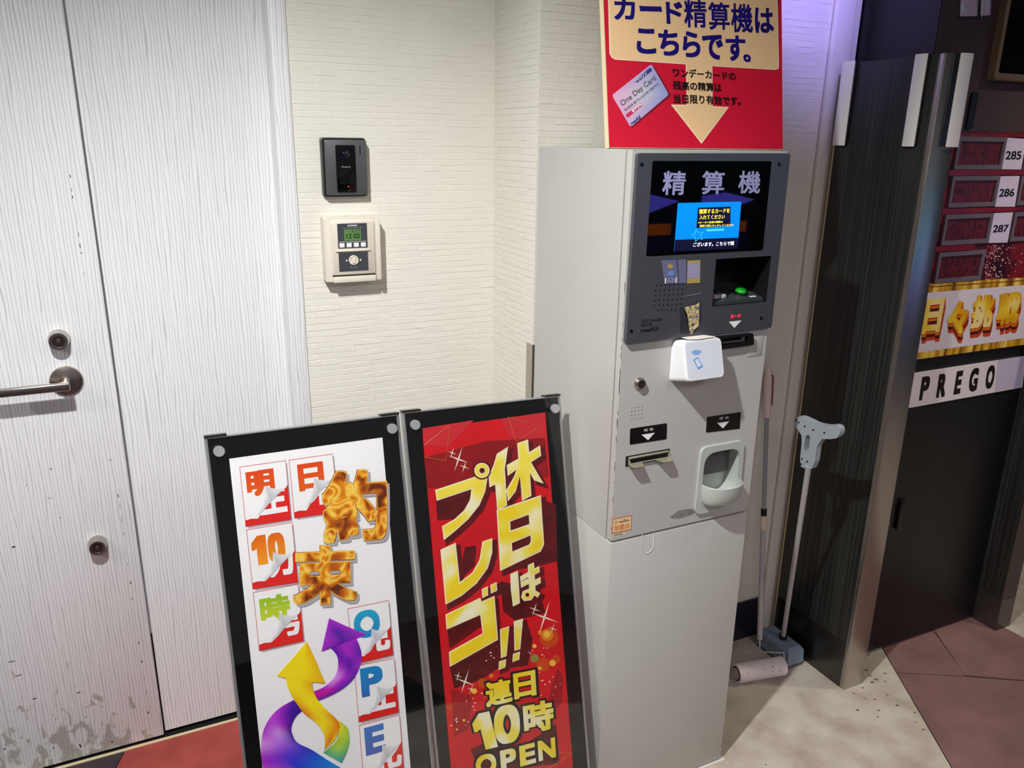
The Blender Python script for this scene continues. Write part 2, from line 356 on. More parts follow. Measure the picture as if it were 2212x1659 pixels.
for x, y, r_ in [(1852, 1534, 9), (1898, 1535, 8), (1890, 1511, 7), (1917, 1501, 7), (1938, 1524, 9), (1896, 1549, 6), (1864, 1486, 8), (1976, 1539, 7), (1994, 1576, 8), (1844, 1498, 7), (1876, 1415, 9), (1872, 1448, 10), (1880, 1460, 9), (1893, 1468, 13), (1884, 1474, 12), (1912, 1455, 9), (1655, 1652, 5), (1978, 1560, 5), (1868, 1508, 5), (1912, 1472, 7)]:
    c = P(FLOORP, x, y, .0006); a_ = rs0.uniform(.5, 1.0)
    pts_ = [c+Vector((rt0.x*u-rt0.y*v, rt0.y*u+rt0.x*v, 0)) for u, v in ((r_*.00062*rs0.uniform(.75, 1.15)*math.cos(a*math.pi/5), r_*.00040*rs0.uniform(.7, 1.2)*math.sin(a*math.pi/5)) for a in range(10))]
    make('spot', pts_, [list(range(10))], mat('carpet_spot', (112, 98, 88), .9, spec=.1), floor)

ceil = box('ceiling', -3.2, 6.8, -2.8, 2.6, 2.64, 2.70, mat('ceiling_board', (112, 104, 106), .8, var=.05)); tag(ceil, kind='structure')

# door wall -------------------------------------------------------------
wl = box('wall_left', XD+.0045, xk+.004, YD, YD+.05, .012, 2.64, M_lam); tag(wl, kind='structure')
dr = thing('door_1', None, None, (-.55, YD, 0), kind='structure')
box('leaf', -.95, XD, YD-.008, YD+.04, .006, 2.25, M_leaf, dr, .002)
box('sill_gap', -3.0, xk, YD+.006, YD+.05, 0, .012, M_gap, dr)
box('leaf_header', -3.0, XD, YD+.002, YD+.05, 2.258, 2.64, M_lam, dr)
def lock_cyl(px, py, rad):
    c = P(DOORP, px, py, .008); n = Vector((0, -1, 0))
    o = lathe('lock_cylinder', c, n, [(0, rad*1.0), (.004, rad*1.02), (.022, rad*.92), (.030, rad*.86), (.030, rad*.66), (.0275, rad*.65), (.0275, rad*.62)], M_chrome, dr, 36)
    lathe('key_plug', c, n, [(.026, rad*.6), (.0285, rad*.58), (.0285, .001)], mat('dark_nickel', (120, 108, 104), .3, 1.), o, 28)
    lathe('plug_ring', c, n, [(.028, .0052), (.0305, .0046), (.0305, .0034), (.029, .0032)], M_chrome, o, 18)
    box('keyway', c.x-.0008, c.x+.0008, c.y-.0312, c.y-.028, c.z-.003, c.z+.003, M_gap, o)
lock_cyl(128, 730, .0225); lock_cyl(211, 1170, .0215)
hc = P(DOORP, 144, 820, .008); nY = Vector((0, -1, 0))
hd = lathe('door_handle', hc, nY, [(0, .0355), (.004, .0355), (.0065, .034), (.012, .014), (.012, .0105), (.046, .0105)], M_chrome, dr, 44)
hx = hc.x+.010
box('lever', hx-.150, hx, hc.y-.060, hc.y-.044, hc.z-.0095, hc.z+.0095, M_chrome, hd, .0035, 3)
cz = mat('chipped_edge', (40, 34, 36), .7)
for x, y, w_, h_ in [(152, 380, 2, 7), (155, 410, 1, 9), (157, 425, 2, 6), (170, 505, 1, 12), (173, 530, 2, 10), (176, 545, 2, 4), (182, 590, 1, 6), (255, 1068, 2, 10), (259, 1090, 1, 14), (263, 1120, 1, 18), (267, 1150, 1, 8), (275, 1215, 1, 8), (282, 1255, 2, 10), (285, 1290, 2, 6), (300, 1385, 2, 10), (306, 1425, 3, 8), (311, 1460, 1, 14), (316, 1490, 1, 12), (320, 1535, 3, 8), (110, 1010, 6, 2), (238, 991, 10, 1), (107, 1073, 10, 1), (58, 1045, 2, 2), (132, 1115, 3, 2), (30, 1178, 8, 4), (170, 1492, 9, 3), (75, 1505, 9, 3), (40, 1455, 18, 2), (25, 1425, 16, 2)]:
    p = P(DOORP, x, y, .0085); a = w_*.00105; b = h_*.00105
    make('chip', [p+Vector((-a*.5, 0, -b*.5)), p+Vector((a*.5, 0, -b*.35)), p+Vector((a*.4, 0, b*.5)), p+Vector((-a*.3, 0, b*.4))], [[0, 1, 2, 3]], cz, dr)
tr1 = box('trim_1', xk, xe, 1.999, YD+.05, .012, 2.64, M_lam, None, .004, 3); tag(tr1, kind='structure')

# brick-faced walls -----------------------------------------------------
M_brick = mat('cream_brick_paint', (227, 224, 214), .62, spec=.35, bump=.06, bscale=260, var=.025, vscale=11)
M_mortar = mat('cream_mortar_paint', (223, 220, 210), .7, spec=.2)
def brick_variants():
    out = []
    for k in range(14):
        rnd = random.Random(k+3); vs_ = []; j = lambda s: rnd.uniform(-s, s)
        pts0 = [(-.5, -.5), (-.1, -.5+j(.05)), (.25, -.5+j(.06)), (.5, -.5), (.5, .5), (.2, .5+j(.06)), (-.2, .5+j(.05)), (-.5, .5)]
        for (u, v) in pts0: vs_.append((u, 0, v))
        for (u, v) in pts0: vs_.append((u*.965+j(.006), -1+j(.25), v*(.86+j(.04))))
        fs = [[i, (i+1) % 8, 8+(i+1) % 8, 8+i] for i in range(8)]+[[15-i for i in range(8)]]
        me = bpy.data.meshes.new('brick'); me.from_pydata(vs_, [], fs); me.update(); me.materials.append(M_brick); out.append(me)
        bm = bmesh.new(); bm.from_mesh(me); bmesh.ops.recalc_face_normals(bm, faces=bm.faces); bm.to_mesh(me); bm.free()
    return out
BV = brick_variants()
def brickwork(wall, origin, udir, rot, ulen, z0, z1, zsplit, limit, rel=1.):
    """courses of small bricks; the nearest ones (zsplit range) as single bricks, the rest joined"""
    cells = []; z = z0; row = 0
    while z < z1:
        h = random.uniform(.0142, .0172); u = -random.uniform(0, .04)
        while u < ulen:
            w_ = random.choice((.036, .048, .062, .080))*random.uniform(.85, 1.15); c0 = max(u, .0006); c1 = min(u+w_, ulen-.0006)
            if c1-c0 > .008: cells.append(((c0+c1)/2, z+h/2+random.uniform(-.0004, .0004), c1-c0-.0004, h-.0008))
            u += w_
        z += h; row += 1
    near = [c for c in cells if zsplit[0] <= c[1] <= zsplit[1]]
    far = [c for c in cells if not (zsplit[0] <= c[1] <= zsplit[1])]
    near.sort(key=lambda c: -c[2]*c[3]); far += near[limit:]; near = near[:limit]
    og = WO[wall.name]; pos = lambda u, z_: Vector(origin)+Vector(udir)*u+Vector((0, 0, z_))
    for (u, z_, w_, h) in near:
        o = bpy.data.objects.new('brick', random.choice(BV)); COL.objects.link(o); o.parent = wall; WO[o.name] = og
        o.location = pos(u, z_)-og; o.rotation_euler = (random.uniform(-.05, .03), random.uniform(-.016, .016), rot); o.scale = (w_, rel*random.uniform(.0002, .0007), h)
    vs_, fs = [], []
    for (u, z_, w_, h) in far:
        me = random.choice(BV); b_ = len(vs_); mw = Matrix.Translation(pos(u, z_)) @ Matrix.Rotation(rot, 4, 'Z') @ Matrix.Diagonal((w_, rel*random.uniform(.0002, .0007), h, 1))
        vs_ += [mw @ v.co for v in me.vertices]; fs += [[i+b_ for i in p.vertices] for p in me.polygons]
    if vs_: tag(make('brick_courses', vs_, fs, M_brick, wall), kind='stuff')
XC = .903
wb = box('wall_back', xe-.02, XC+.05, YB, YB+.05, 0, 2.64, M_mortar); tag(wb, kind='structure')
brickwork(wb, (xe, YB, 0), (1, 0, 0), 0, XC-xe, .86, 1.95, (1.02, 1.40), 300)
wr = box('wall_side', XC, XC+.06, YW+.05, YB, 0, 2.64, M_mortar); tag(wr, kind='structure')
brickwork(wr, (XC, YB, 0), (0, -1, 0), -math.pi/2, YB-YW, .86, 1.95, (1.02, 1.95), 300)
wm = box('wall_right', XC, 1.90, YW, YW+.05, 0, 2.64, M_mortar); tag(wm, kind='structure')
brickwork(wm, (XC, YW, 0), (1, 0, 0), 0, .16, 1.56, 1.99, (1.56, 1.99), 110)
brickwork(wm, (1.33, YW, 0), (1, 0, 0), 0, .46, .15, 1.99, (1.62, 1.99), 185, .45)
pil = box('trim_2', 1.792, 1.868, YW-.016, YW, 0, 2.64, M_mortar, None, .007, 4); tag(pil, kind='structure')
bb = box('baseboard_right', XC+.01, 1.80, YW-.008, YW-.0005, 0, .142, mat('navy_baseboard', (34, 32, 48), .4)); tag(bb, kind='structure')
g = thing('corner_guard', 'bare steel corner guard on the brick wall edge behind the poster boards', 'corner guard', (XC, YW, 0))
box('guard_leaf', XC-.003, XC-.0015, YW-.004, YW+.030, .01, 1.10, M_steel, g)
box('guard_leaf', XC-.0015, XC+.036, YW-.004, YW-.0025, .01, 1.10, M_steel, g)

# ================================================================== SETTLEMENT MACHINE
z7 = zm(1300, 650, .3135); z6 = zm(1330, 310, .2411); zk = zm(1360, 430, .14467); zt = zm(1340, 960, .13562); zr = zm(1390, 580, .11302)
ped = thing('pedestal_cabinet', 'plain grey steel pedestal cabinet standing on the floor under the payment machine', 'cabinet', ((XL+XR)/2, YM+DM/2, 0))
box('body', XL, XR, YM+.004, YM+DM, .005, ZP-.001, M_ivory, ped, .003)
box('base_plate', XL+.004, XR+.012, YM-.006, YM+DM, 0, .004, mat('pale_base_plate', (214, 212, 206), .5), ped)
def U(off):
    zz = zm(1280, 1080, .1085); c = [(985, 690), (985, 960), (1000, 1020), (1060, 1060), (1120, 1050), (1180, 990), (1212, 930), (1225, 650)]
    return [P(FRONT, *zz(*q), off) for q in c]
dpl = box('front_panel', XL, XR, YM, YM+.0045, .008, ZP-.001, M_ivory, ped, .0012)
tube('finger_notch_groove', U(.0002), .0009, mat('groove_edge', (222, 220, 214), .5), ped, 8)

mc = thing('payment_machine', 'tall grey card payment machine with dark glass screen panel on top of the pedestal', 'payment machine', ((XL+XR)/2, YM+DM/2, ZP))
YI = YM+.024
t_ = .003
bm = bmesh.new()
def bx(bm, x0, x1, y0, y1, z0, z1):
    r = bmesh.ops.create_cube(bm, size=1)
    for v in r['verts']: v.co = Vector((x0+(v.co.x+.5)*(x1-x0), y0+(v.co.y+.5)*(y1-y0), z0+(v.co.z+.5)*(z1-z0)))
Z0 = ZP+.0006; Y1 = YM+DM
bx(bm, XL, XL+t_, YI, Y1, Z0, ZT); bx(bm, XR-t_, XR, YI, Y1, Z0, ZT); bx(bm, XL+t_, XR-t_, Y1-t_, Y1, Z0, ZT); bx(bm, XL+t_, XR-t_, YI, Y1-t_, ZT-t_, ZT); bx(bm, XL+t_, XR-t_, YI, Y1-t_, Z0, Z0+t_)
from_bm('body', bm, M_ivory, mc)
GQ = Plane((0, YM+.0195, 0), (0, -1, 0))
plate('seam_gasket', GQ, [Vector((x, YM+.0195, z)) for x, z in ((XL+.004, ZT-.004), (XR-.004, ZT-.004), (XR-.004, Z0+.004), (XL+.004, Z0+.004))], [[Vector((x, YM+.0195, z)) for x, z in ((XL+.012, ZT-.012), (XR-.012, ZT-.012), (XR-.012, Z0+.012), (XL+.012, Z0+.012))]], .004, M_gap, mc)

# door with openings
zd0 = ZP+.0052
rec = quad(FRONT, [z6(868, 1032), z6(1372, 997), z6(1330, 1418), z6(822, 1465)])
rx0, rx1, rz0, rz1 = 1.1125, 1.264, 1.264, 1.366
R = lambda x0, x1, z0, z1, y=YM: [Vector((x0, y, z1)), Vector((x1, y, z1)), Vector((x1, y, z0)), Vector((x0, y, z0))]
tx0, tx1, tz0, tz1 = 1.134, 1.239, .800, .920           # coin opening
outer = R(XL, XR, zd0, ZT-.0008)
hole_rec = R(rx0, rx1, rz0, rz1)
hole_tray = rounded(R(tx0, tx1, tz0, tz1), .034, 6)
hole_bill = R(.925, 1.033, .931, .943)
hole_card = R(1.150, 1.222, 1.176, 1.190)
door = plate('front_door', FRONT, outer, [hole_rec, hole_tray, hole_bill, hole_card], .019, M_ivory, mc)
# worn paint along the left edge
Mw = mat('worn_metal', (104, 88, 78), .7)
for k in range(34):
    t = random.betavariate(2.0, 2.6); z = 1.36-.62*t
    if z < .76: continue
    h = random.uniform(.003, .020)
    make('paint_chip', [(XL-.0002, YM+random.uniform(-.0002, .0014), z), (XL-.0002, YM+random.uniform(.0016, .003), z+h*.3), (XL-.0002, YM+random.uniform(.001, .0026), z+h), (XL-.0002, YM-.0001, z+h*.9)], [[0, 1, 2, 3]], Mw, door)

# dark panel with glossy window
M_gun = mat('gunmetal_panel', (70, 70, 76), .28, spec=.5, var=.04, vscale=20)
pan_px = [(1372.5, 330.5), (1700.5, 331), (1660, 706), (1346.5, 741)]
po = [P(FRONT, *q, .010) for q in pan_px]
pf = Plane((0, YM-.010, 0), (0, -1, 0))
hole_rec2 = [Vector((v.x, YM-.010, v.z)) for v in hole_rec]
pan = plate('dark_panel', pf, rounded(po, .006, 3), [hole_rec2], .0098, M_gun, mc)
win = [P(pf, *q, .0006) for q in (z6(330, 155), z6(1395, 158), z6(1316, 955), z6(272, 1010))]
M_win = mat('black_window', (5, 6, 9), .02, spec=.6)
solid('window', rounded(win, .004, 3), Vector((0, -1, 0)), .0005, M_win, pan)
for q in ('精', (425, 245), (632, 247), (410, 462)), ('算', (775, 245), (978, 247), (762, 455)), ('機', (1105, 243), (1303, 246), (1090, 447)):
    tl, tr_, bl = [z6(*c) for c in q[1:]]
    text('lettering', pf, q[0], tl, tr_, bl, mat('lilac_print', (158, 160, 206), .4), pan, .0012, .018)
scr = [z6(555, 533), z6(1122, 520), z6(1088, 940), z6(520, 968)]
M_blue = mat('screen_blue', (0, 120, 225), .2, em=.95)
sc_ = poly('display', pf, scr, M_blue, mc, .0012, .0004); sc_['label'] = 'lit blue display screen'
M_navy = mat('screen_navy', (14, 18, 44), .2, em=.5); M_yel = mat('screen_yellow', (255, 226, 60), .3, em=1.1); M_wht = mat('screen_white', (245, 245, 255), .3, em=1.0); M_cyan = mat('screen_cyan', (60, 190, 245), .3, em=.9)
poly('ticker_band', pf, [z6(528, 862), z6(1094, 842), z6(1088, 940), z6(520, 968)], M_navy, sc_, .0015)
poly('message_box', pf, [zk(1015, 128), zk(1500, 110), zk(1500, 395), zk(990, 432)], M_navy, sc_, .0015)
for s, a, b, c in (('精算するカードを', (1035, 150), (1490, 135), (1030, 222)), ('入れてください', (1035, 240), (1415, 230), (1032, 305)), ('※ケータイ会員の精算は', (1020, 335), (1385, 322), (1018, 368)), ('読取り部にタッチしてください', (1040, 382), (1545, 368), (1038, 418))):
    text('lettering', pf, s, zk(*a), zk(*b), zk(*c), M_yel, sc_, .0018, .012)
text('lettering', pf, 'ございます。こちらで精', zk(945, 648), zk(1555, 625), zk(940, 712), M_wht, sc_, .0018, .012)
star = []
for k in range(10):
    a = math.pi/2+k*math.pi/5+.25; r_ = 95 if k % 2 == 0 else 45; star.append(zk(1010+r_*math.cos(a), 545-r_*math.sin(a)))
tube('star_outline', [P(pf, *q, .0016) for q in star+star[:2]], .0005, M_cyan, sc_, 6)
poly('caption_bar', pf, [zk(1140, 450), zk(1405, 440), zk(1405, 470), zk(1140, 482)], M_cyan, sc_, .0016)
# recess with keypad
Mr = mat('recess_black', (9, 9, 10), .5); Mrf = mat('recess_shelf', (52, 58, 60), .45)
bm = bmesh.new(); rd = YM+.10
ra = .0008; bx(bm, rx0+.0001, rx0+ra, YM-.0095, rd, rz0+.0001, rz1-.0001); bx(bm, rx1-ra, rx1-.0001, YM-.0095, rd, rz0+.0001, rz1-.0001); bx(bm, rx0+ra, rx1-ra, YM-.0095, rd, rz1-ra, rz1-.0001); bx(bm, rx0+ra, rx1-ra, YM-.0095, rd, rz0+.0001, rz0+ra); bx(bm, rx0-.002, rx1+.002, rd, rd+.002, rz0-.002, rz1+.002)
kr = from_bm('keypad_recess', bm, Mr, mc)
shelf = Plane((0, YM, rz0+.012), Vector((0, -.22, 1)))
sz = lambda y: rz0+.008+(y-YM)*.22
bm = bmesh.new(); vs_ = [bm.verts.new(c) for c in ((rx0+.006, YM-.002, sz(YM-.002)), (rx1-.003, YM-.002, sz(YM-.002)), (rx1-.003, rd, sz(rd)), (rx0+.006, rd, sz(rd)))]; bm.faces.new(vs_)
rr_ = bmesh.ops.extrude_face_region(bm, geom=bm.faces[:])
for e in rr_['geom']:
    if isinstance(e, bmesh.types.BMVert): e.co.z = rz0
sh = from_bm('shelf', bm, Mrf, kr)
gx, gy = 1.222, YM+.030; axs = Vector((0, -.22, 1)).normalized()
lathe('button_collar', (gx, gy, sz(gy)), axs, [(0, .0165), (.004, .0155), (.005, .0135), (.005, .001)], M_black, kr, 30)
lathe('green_button', (gx, gy, sz(gy)), axs, [(.004, .0128), (.009, .0122), (.012, .009), (.013, .001)], mat('green_button', (16, 150, 34), .15, em=.12, coat=1.), kr, 30)
for i in range(3):
    for j in range(4):
        x = 1.1165+i*.0175; y = YM+.010+j*.0175; z = sz(y)
        mk = mat('key_red', (150, 40, 36), .4) if (i, j) == (0, 0) else mat('key_light', (176, 176, 180), .35) if j == 0 else mat('key_black', (28, 28, 30), .35)
        box('key', x, x+.0155, y, y+.0155, z+.0006, z+.010, mk, kr, .002)
text('lettering', Plane((0, YM, sz(YM)), axs), '精算', Vector((1.231, YM+.012, sz(YM+.012)+.0008)), Vector((1.248, YM+.012, sz(YM+.012)+.0008)), Vector((1.231, YM+.004, sz(YM+.004)+.0008)), M_paper, kr, 0, .02)
# speaker holes
for r_ in range(6):
    n_ = 7 if r_ < 5 else 5
    for c_ in range(n_):
        t = r_/4; x = 398-r_*7+c_*66+(60 if r_ == 5 else 0); y = 1290+r_*74-c_*3.2
        p = P(pf, *zk(x, y), .0002)
        lathe('speaker_hole', p, (0, -1, 0), [(0, .0019), (.0003, .0017), (.0004, .0008)], M_gap, pan, 10)
for q in ((232, 188), (1463, 185), (1302, 1565)): lathe('panel_screw', P(pf, *z6(*q), 0), (0, -1, 0), [(0, .004), (.0012, .0036), (.0014, .001)], mat('screw_black', (30, 30, 33), .3, .6), pan, 14)
lathe('panel_screw', P(pf, *z7(202, 207), 0), (0, -1, 0), [(0, .004), (.0012, .0036), (.0014, .001)], MATS['screw_black'], pan, 14)
Mpr = mat('panel_print', (16, 16, 18), .5)
for s, a, b, c, bo in (('CARD CHANGER', (272, 130), (418, 117), (270, 150), .01), ('MX-570', (270, 157), (345, 150), (268, 180), .01), ('maRS', (268, 190), (392, 177), (264, 217), .03)):
    text('lettering', pf, s, z7(*a), z7(*b), z7(*c), Mpr, pan, .0004, bo)
text('lettering', pf, 'カード', z7(888, 95), z7(955, 90), z7(886, 120), mat('red_led', (255, 30, 60), .4, em=2.2), pan, .0006, .02)
poly('arrow_mark', pf, [z7(874, 143), z7(962, 134), z7(912, 186)], M_paper, pan, .0005)
# stickers and their clear film
Mflm = pane_mat('clear_film', (240, 240, 246), 1.2, .08, .02)
poly('sticker', pf, [zk(470, 915), zk(690, 905), zk(735, 1255), zk(520, 1262)], mat('lilac_grey_sticker', (104, 108, 140), .3), pan, .0008)
poly('sticker_emblem', pf, [zk(550, 1000), zk(600, 960), zk(655, 1000), zk(605, 1045)], mat('gold_print', (186, 150, 70), .4), pan, .0011)
make('sticker_disc', [P(pf, *zk(615+48*math.cos(a*.4189), 1105+40*math.sin(a*.4189)), .0011) for a in range(15)], [list(range(15))], mat('periwinkle_print', (112, 136, 206), .4), pan)
poly('sticker_code', pf, [zk(560, 1178), zk(668, 1170), zk(672, 1245), zk(560, 1252)], ramp_mat('speckled_print', [(.45, (60, 62, 84)), (.55, (160, 165, 196))], nscale=900, r=.4), pan, .0011)
for a, b in ((525, 1180), (683, 1168)): poly('sticker_bar', pf, [zk(a, b), zk(a+17, b-2), zk(a+12, b+80), zk(a-4, b+82)], M_paper, pan, .0011)
poly('film_strip', pf, [zk(715, 905), zk(840, 900), zk(850, 1250), zk(740, 1258)], mat('grey_violet_film', (110, 110, 140), .2), pan, .0007)
poly('sticker', pf, [zk(860, 920), zk(1055, 910), zk(1048, 1250), zk(855, 1262)], mat('gold_sticker', (178, 158, 86), .35), pan, .0008)
poly('sticker_field', pf, [zk(868, 960), zk(1045, 950), zk(1040, 1175), zk(862, 1185)], mat('mauve_print', (158, 152, 180), .4), pan, .0011)
poly('film_patch', pf, [zr(690, 735), zr(800, 720), zr(1090, 620), zr(1110, 900), zr(1060, 1130), zr(930, 1270), zr(690, 1250)], Mflm, pan, .0007)
poly('foil_sticker', pf, [zr(770, 740), zr(1000, 690), zr(1065, 640), zr(1050, 1100), zr(960, 1170), zr(915, 1262), zr(875, 1180), zr(830, 880)], ramp_mat('gold_foil_print', [(.3, (38, 34, 28)), (.42, (110, 128, 142)), (.5, (206, 176, 110)), (.62, (226, 206, 150)), (.75, (120, 76, 40))], nscale=120, detail=4, r=.25), pan, .001)
poly('tape_line', pf, [zr(740, 528), zr(860, 512), zr(1110, 462), zr(1100, 474), zr(862, 522), zr(742, 536)], mat('tape_glint', (150, 150, 158), .3), pan, .0008)
# card slot
cs = [P(FRONT, *z7(*q), .011) for q in ((772, 243), (1022, 217), (1027, 295), (770, 330))]
cslot = plate('card_slot', Plane((0, YM-.011, 0), (0, -1, 0)), rounded(cs, .004, 3), [[Vector((v.x, YM-.011, v.z)) for v in R(1.150, 1.222, 1.176, 1.190)]], .011, M_black, mc)
box('slot_back', 1.146, 1.226, YM+.012, YM+.016, 1.172, 1.194, M_gap, cslot)
box('slot_plate', 1.232, 1.2755, YM-.0012, YM, 1.138, 1.196, M_ivory, mc, .0005)
# contactless reader
base = rounded([P(FRONT, *z7(*q), .0002) for q in ((490, 270), (752, 246), (752, 506), (470, 537))], .010, 5)
bx0, bz1 = 1.024, 1.196
fr_ = []
base = rounded([Vector((1.022, YM, 1.197)), Vector((1.126, YM, 1.197)), Vector((1.126, YM, 1.104)), Vector((1.022, YM, 1.104))], .010, 5)
front = rounded([Vector((1.0235, YM-.032, 1.201)), Vector((1.1245, YM-.032, 1.201)), Vector((1.1245, YM-.055, 1.118)), Vector((1.0235, YM-.055, 1.118))], .011, 5)
cen = sum(front, Vector())/len(front); nrm = Vector((0, -.083, -.023)).normalized(); nrm = (front[6]-front[0]).cross(front[18]-front[0]).normalized()
if nrm.y > 0: nrm = -nrm
front2 = [cen+(p-cen)*.955+nrm*.0035 for p in front]
rdr = loft('contactless_reader', [base, front, front2], M_white, mc, angle=28)
rp = Plane(front2[0], nrm)
face = [cen+(p-cen)*.90+nrm*.0037 for p in front]
solid('reader_face', face, nrm, 0, mat('reader_face', (214, 218, 228), .25), rdr)
Mic = mat('icon_blue', (88, 150, 226), .4)
def arc(cx, cy, r, a0, a1, w_):
    n = 14; o = []; i_ = []
    for k in range(n+1):
        a = math.radians(a0+(a1-a0)*k/n); o.append(z7(cx+(r+w_)*math.cos(a), cy-(r+w_)*.92*math.sin(a))); i_.append(z7(cx+(r-w_)*math.cos(a), cy-(r-w_)*.92*math.sin(a)))
    return o+i_[::-1]
for r_ in (18, 30, 43): poly('icon_wave', rp, arc(652, 382, r_, 40, 142, 4), Mic, rdr, .0005)
poly('icon_phone', rp, [z7(628, 405), z7(663, 388), z7(698, 452), z7(664, 474)], Mic, rdr, .0004)
poly('icon_screen', rp, [z7(637, 408), z7(662, 397), z7(688, 446), z7(661, 458)], MATS['reader_face'], rdr, .0007)
tape = [(1.035, YM-.0125, 1.2045), (1.095, YM-.0125, 1.2045), (1.112, YM-.034, 1.2035), (1.06, YM-.037, 1.2032), (1.038, YM-.033, 1.2036)]
make('paper_tape', tape, [[0, 1, 2, 3, 4]], mat('paper_tape', (232, 226, 220), .6), rdr)
# key lock
kc = P(FRONT, *z7(258, 567), 0)
kl = lathe('key_lock', kc, (0, -1, 0), [(0, .0135), (.003, .0135), (.006, .0115), (.009, .0105), (.009, .0075), (.0075, .007)], M_chrome, mc, 30)
lathe('key_plug', kc, (0, -1, 0), [(.006, .0066), (.0095, .006), (.0095, .0035), (.008, .003)], mat('dark_nickel', (120, 108, 104), .3, 1.), kl, 20)
for i in range(4):
    for j in range(4):
        lathe('vent_hole', P(FRONT, *z7(208+j*23.5-i*1.5, 737+i*26-j*2.8), 0), (0, -1, 0), [(0, .0011), (.0003, .0010), (.0004, .0004)], M_gap, door, 8)
def label_plate(q, s, ta, tb, tcc, arr):
    o = solid('label_plate', rounded([P(FRONT, *z7(*c), .0008) for c in q], .003, 3), Vector((0, -1, 0)), .0008, mat('label_black', (10, 9, 11), .2), mc)
    lp = Plane((0, YM-.0008, 0), (0, -1, 0))
    text('lettering', lp, s, z7(*ta), z7(*tb), z7(*tcc), mat('grey_white_print', (190, 190, 192), .4), o, .0003, .015)
    poly('arrow_mark', lp, [z7(*c) for c in arr], M_paper, o, .0003)
label_plate([(195, 880), (448, 842), (445, 952), (192, 990)], '紙 幣', (290, 880), (356, 873), (289, 901), [(273, 922), (365, 908), (318, 960)])
label_plate([(724, 800), (957, 765), (949, 880), (717, 907)], '硬 貨', (810, 800), (876, 793), (808, 820), [(794, 841), (878, 829), (834, 878)])
# banknote mouth: steel lip with a notched tray
Mb = mat('mouth_steel', (190, 186, 164), .3, .55)
bs = thing('tmp', None, None, (0, 0, 0)); bpy.data.objects.remove(bs)
nm = box('note_mouth', .921, 1.0365, YM-.0012, YM-.0002, .923, .9465, M_gap, mc)
box('mouth_lip', .927, 1.033, YM-.006, YM+.010, .9405, .9438, Mb, nm, .0008)
ty = YM-.021; zt_ = .9285
tray = [(.927, YM+.012), (1.033, YM+.012), (1.033, YM-.016), (1.029, ty), (1.008, ty), (.998, YM-.005), (.962, YM-.005), (.955, ty), (.931, ty), (.927, YM-.016)]
solid('mouth_tray', [Vector((x, y, zt_-max(0, YM-y)*.10)) for x, y in tray], Vector((0, 0, 1)), .0012, Mb, nm)
for x in (.927, 1.0322): make('mouth_cheek', [(x, YM+.01, .9405), (x, YM-.004, .9405), (x, ty+.003, zt_-.001), (x, YM+.01, zt_), (x+.001, YM+.01, .9405), (x+.001, YM-.004, .9405), (x+.001, ty+.003, zt_-.001), (x+.001, YM+.01, zt_)], [[0, 1, 2, 3], [4, 7, 6, 5], [0, 4, 5, 1], [1, 5, 6, 2], [2, 6, 7, 3]], Mb, nm)
# coin tray
Mt = mat('tray_plastic', (184, 190, 184), .4); Mti = mat('tray_throat', (96, 94, 92), .5)
bo = rounded([P(FRONT, *z7(*q), .006) for q in ((690, 1008), (957, 980), (941, 1405), (652, 1424))], .016, 6)
bo = rounded([Vector((1.123, YM-.006, .936)), Vector((1.248, YM-.006, .936)), Vector((1.252, YM-.006, .768)), Vector((1.120, YM-.006, .768))], .018, 6)
ct = plate('coin_tray', Plane((0, YM-.006, 0), (0, -1, 0)), bo, [[Vector((v.x, YM-.006, v.z)) for v in hole_tray]], .006, Mt, mc)
back = [Vector((v.x, YM+.040, v.z)) for v in hole_tray]; tc_ = Vector(((tx0+tx1)/2, 0, (tz0+tz1)/2)); sk = lambda v, y: Vector((tc_.x+(v.x-tc_.x)*.985, y, tc_.z+(v.z-tc_.z)*.987))
back = [sk(v, YM+.040) for v in hole_tray]; fr0 = [sk(v, YM-.0056) for v in hole_tray]
loft('tray_throat', [fr0, back], Mt, ct, cap0=False)
box('tray_flap', tx0+.002, tx1-.002, YM+.030, YM+.033, tz0+.048, tz1-.003, Mti, ct)
rims = []; N_ = 26; cx_ = (tx0+tx1)/2; hw = (tx1-tx0)/2+.001
def cup(zz, w_, dep):
    return [Vector((cx_+w_*math.cos(math.pi*k/N_), YM-.006-dep*max(0, math.sin(math.pi*k/N_))**.75, zz)) for k in range(N_+1)]
secs = [(.842, hw, .044), (.828, hw*.995, .043), (.812, hw*.97, .040), (.800, hw*.92, .035), (.793, hw*.84, .028), (.790, hw*.70, .020)]
outr = [cup(*s) for s in secs]; inn = [cup(z+.0015, w_-.0022, d-.0022) for z, w_, d in secs]
vs_ = [p for r_ in outr for p in r_]+[p for r_ in inn for p in r_]; n1 = N_+1; fs = []; ofs = len(secs)*n1
for i in range(len(secs)-1):
    for k in range(N_):
        fs.append([i*n1+k, i*n1+k+1, (i+1)*n1+k+1, (i+1)*n1+k]); fs.append([ofs+i*n1+k, ofs+(i+1)*n1+k, ofs+(i+1)*n1+k+1, ofs+i*n1+k+1])
for k in range(N_): fs.append([k, ofs+k, ofs+k+1, k+1])
fs.append([(len(secs)-1)*n1+k for k in range(n1)]); fs.append([ofs+(len(secs)-1)*n1+k for k in range(n1)][::-1])
make('tray_cup', vs_, fs, Mt, ct, True, None, 50)
